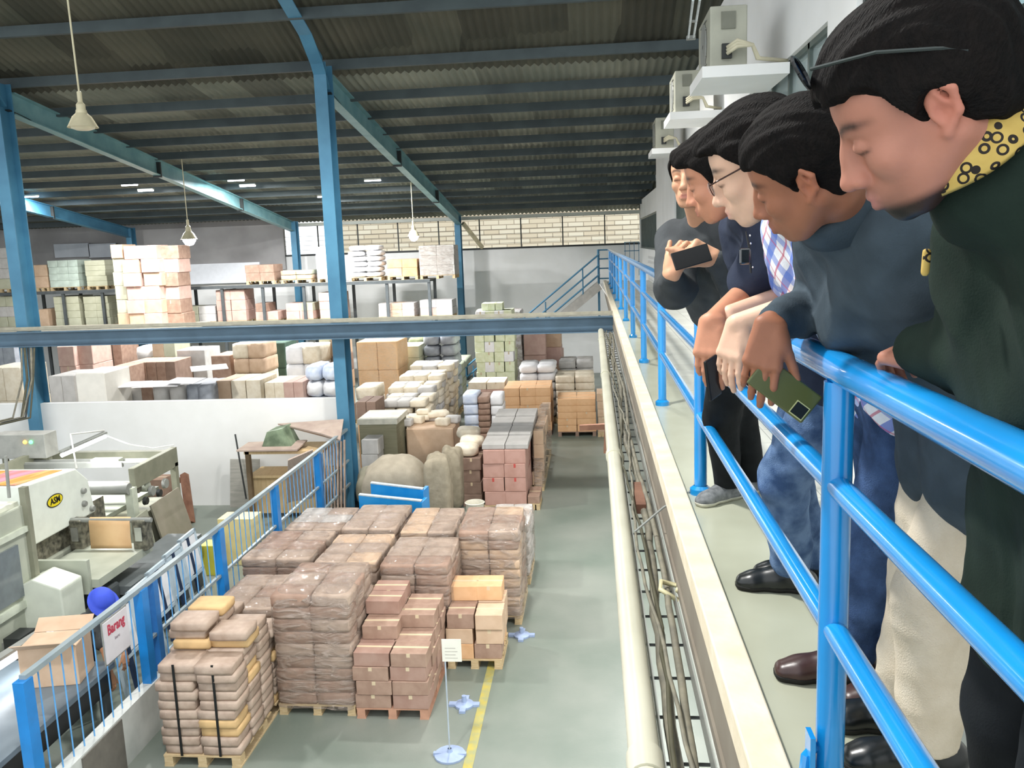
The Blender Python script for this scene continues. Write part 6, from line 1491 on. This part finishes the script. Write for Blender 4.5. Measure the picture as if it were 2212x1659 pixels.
m_.tube([T((.11, .008, .006), hC), T((.113, 0, .008), hC), T((.11, -.008, .006), hC)], .0015, 6); m_.build('rim', mat('dark_brown_frame', '3a2420', .3), gl_); m_ = MB()
for y in (1, -1): m_.prism([T((.108, y * .031 + .023 * math.cos(t), .003 + .015 * math.sin(t)), hC) for t in np.linspace(0, 2 * math.pi, 16, endpoint=False)], tuple(RC @ A_((.001, 0, 0))))
m_.build('lens', M_lens, gl_)
# ---- B: navy short-sleeved shirt, tan arms, black phone
J = joint((.78, 2.90, .94), (.50, 2.70, 1.385), (.54, 2.58, 1.33), (.50, 2.9, 1.335), (.47, 2.66, 1.155), (.335, 2.47, 1.085), (.62, 3.05, 1.12), (.50, 2.93, 1.09),
          (.655, 2.98, .46), (.72, 3.13, .09), (.70, 3.12, .46), (.80, 3.22, .09))
RB = frame((-.82, .4, -.3), roll=-.15); hB = (A_(at_y(1562, 385, 2.6)), RB, 1.02)
kB = dict(lip='a8685c', vol=.016, fringe=.012, mess=1.4)
bB = person('man in a navy short-sleeved shirt mostly hidden behind the man with glasses', J, hB, 'c0876a',
    [('navy_shirt', jacket(J, .022, 1.3, .05, 31, .011, .8), C_navy, .008), ('jeans', trousers(J, 35, ank=.07, amp=.016), C_jean, .009)],
    hands=[((.335, 2.47, 1.082), (-.12, -.3, -.93), (-.35, -.85, .3), 1, [(.15, .3, .25), (.2, .35, .3), (.3, .45, .35), (.4, .5, .4)], .25, (.45, .05), 1.1)], h=.0038, hk=kB)
shoe(bB, J['anL'], (-1, .15), M_shoeb, M_sole); shoe(bB, J['anR'], (-1, .2), M_shoeb, M_sole)
pc = A_(at_y(1540, 816, 2.40)); phone('black phone held between the fingers of the hand over the second rail post', pc, (.15, .2, -1), None, M_black, n_=(.75, -.65, .1), cam=False, l=.12, w=.06)
# sunglasses hanging on his shirt front
s2 = thing('sunglasses', 'dark sunglasses hanging from the navy shirt front', 'sunglasses'); a = A_(at_y(1612, 500, 2.42)); d2 = A_(at_y(1622, 590, 2.42))
MB().tube([a, (a + d2) / 2 + A_((.004, 0, 0)), d2], .003, 6).build('temple_arm', M_black, s2)
MB().box(Vector((a + d2) / 2 + A_((-.01, -.004, -.01))), (.03, .01, .045)).build('lens', mat('glossy_lens', '1c2226', .05, spec=1.), s2, bevel=.006)
m_ = MB(); rd = random.Random(2)
for k in range(5): q_ = a + (d2 - a) * (.1 + .19 * k); m_.lathe([(.001, .003), (.003, 0), (.001, -.003)], q_ + A_((rd.uniform(-.008, .008), -.006, 0)), 8)
m_.build('glint_bead', mat('bright_metal', 'e8e8e8', .15, metal=.9), s2)  # tiny bright beads shaped as the sparkles along the sunglasses
# ---- A: far man in charcoal shirt with phone
J = joint((.62, 3.86, .94), (.455, 3.53, 1.355), (.585, 3.38, 1.305), (.345, 3.62, 1.305), (.56, 3.30, 1.10), (.44, 3.19, 1.245), (.315, 3.33, 1.125), (.285, 3.17, 1.19),
          (.60, 4.08, .47), (.66, 4.28, .09), (.70, 4.2, .47), (.80, 4.4, .09))
RA = frame((-.40, -.91, .0), roll=.05); hA = (A_((.3856, 3.40, 1.536)), RA, .96)
kA = dict(lip='a8685c', vol=.013, fringe=.01, flush='cf9478')
bA = person('farthest man in a charcoal shirt holding a phone out before him', J, hA, 'cd9a7a',
    [('charcoal_shirt', jacket(J, .024, 1.25, .04, 41, .011, 1.9), C_grey, .008), ('trousers', trousers(J, 45, ank=.066), C_blk, .01)],
    hands=[((.44, 3.19, 1.245), (-.75, -.1, .35), (-.1, -.9, .5), 1, [(.1, .2, .1), (.9, 1.1, .6), (1., 1.1, .6), (1.1, 1.1, .6)], .1, (.6, .2)),
           ((.285, 3.17, 1.19), (.35, -.05, .8), (-.5, -.8, .1), 1, [(.7, .8, .4), (.75, .8, .4), (.8, .8, .4), (.85, .8, .4)], .2, (.6, .3))], h=.0042, hk=kA, hh=.004)
shoe(bA, J['anL'], (-.8, -.6), M_shoeg, M_sole2); shoe(bA, J['anR'], (-.8, -.5), M_shoeg, M_sole2)
phone('dark phone held sideways by the far man in the charcoal shirt', (.352, 3.125, 1.252), (1, .1, .25), None, M_black, n_=(-.2, .9, -.35), cam=False, l=.135, w=.066)
# ---- worker with a blue cap behind the fence
J = joint((-5.95, 8.75, GZ + .92), (-5.6, 8.55, GZ + 1.28), (-5.55, 8.4, GZ + 1.2), (-5.6, 8.8, GZ + 1.2), (-5.35, 8.25, GZ + .98), (-5.24, 8.15, GZ + .72), (-5.4, 8.7, GZ + 1.0), (-5.28, 8.5, GZ + .78),
          (-5.9, 8.6, GZ + .5), (-5.95, 8.6, GZ + .09), (-6.0, 8.9, GZ + .5), (-6.05, 8.95, GZ + .09))
hW = (A_((-5.48, 8.5, GZ + 1.40)), frame((.6, -.35, -.72)), 1.0)
def trw(J):
    S = trousers(J, 55); S.p = [p for p in S.p if not (p[0] == 'fn' and p[6] == 'i')]; S.fn(plane((0, 0, GZ + .07), (0, 0, -1)), .004); return S
bW = person('worker in grey with a blue cap bending behind the fence beside the tan box', J, hW, 'b98866',
    [('work_shirt', jacket(J, .022, 1.3, .05, 51, .006, .8), C_grey, .012), ('trousers', trw(J), C_navy, .014)],
    hands=[((-5.24, 8.15, GZ + .72), (.2, -.2, -.9), (.8, -.4, .2), 1, [(.3, .4, .3)] * 4, .2, (.6, .2)), ((-5.28, 8.5, GZ + .78), (.2, -.2, -.9), (.8, -.4, .2), -1, [(.3, .4, .3)] * 4, .2, (.6, .2))], h=.006, hk={}, hh=.006)
S = Sdf(); S.el(hW[0] + hW[1] @ A_((-.01, 0, .06)), (.14, .125, .11), hW[1]); S.el(hW[0] + hW[1] @ A_((.03, 0, .045)), (.19, .17, .02), hW[1], .03)
S.fn(lambda P: -(((P - hW[0]) @ hW[1])[:, 2] - .03), .005)
V, Q = mesh_sdf(S, .006); to_obj('cap', V, Q, mat('royal_blue_cap', '3a52c8', .7, var=.08), bW)
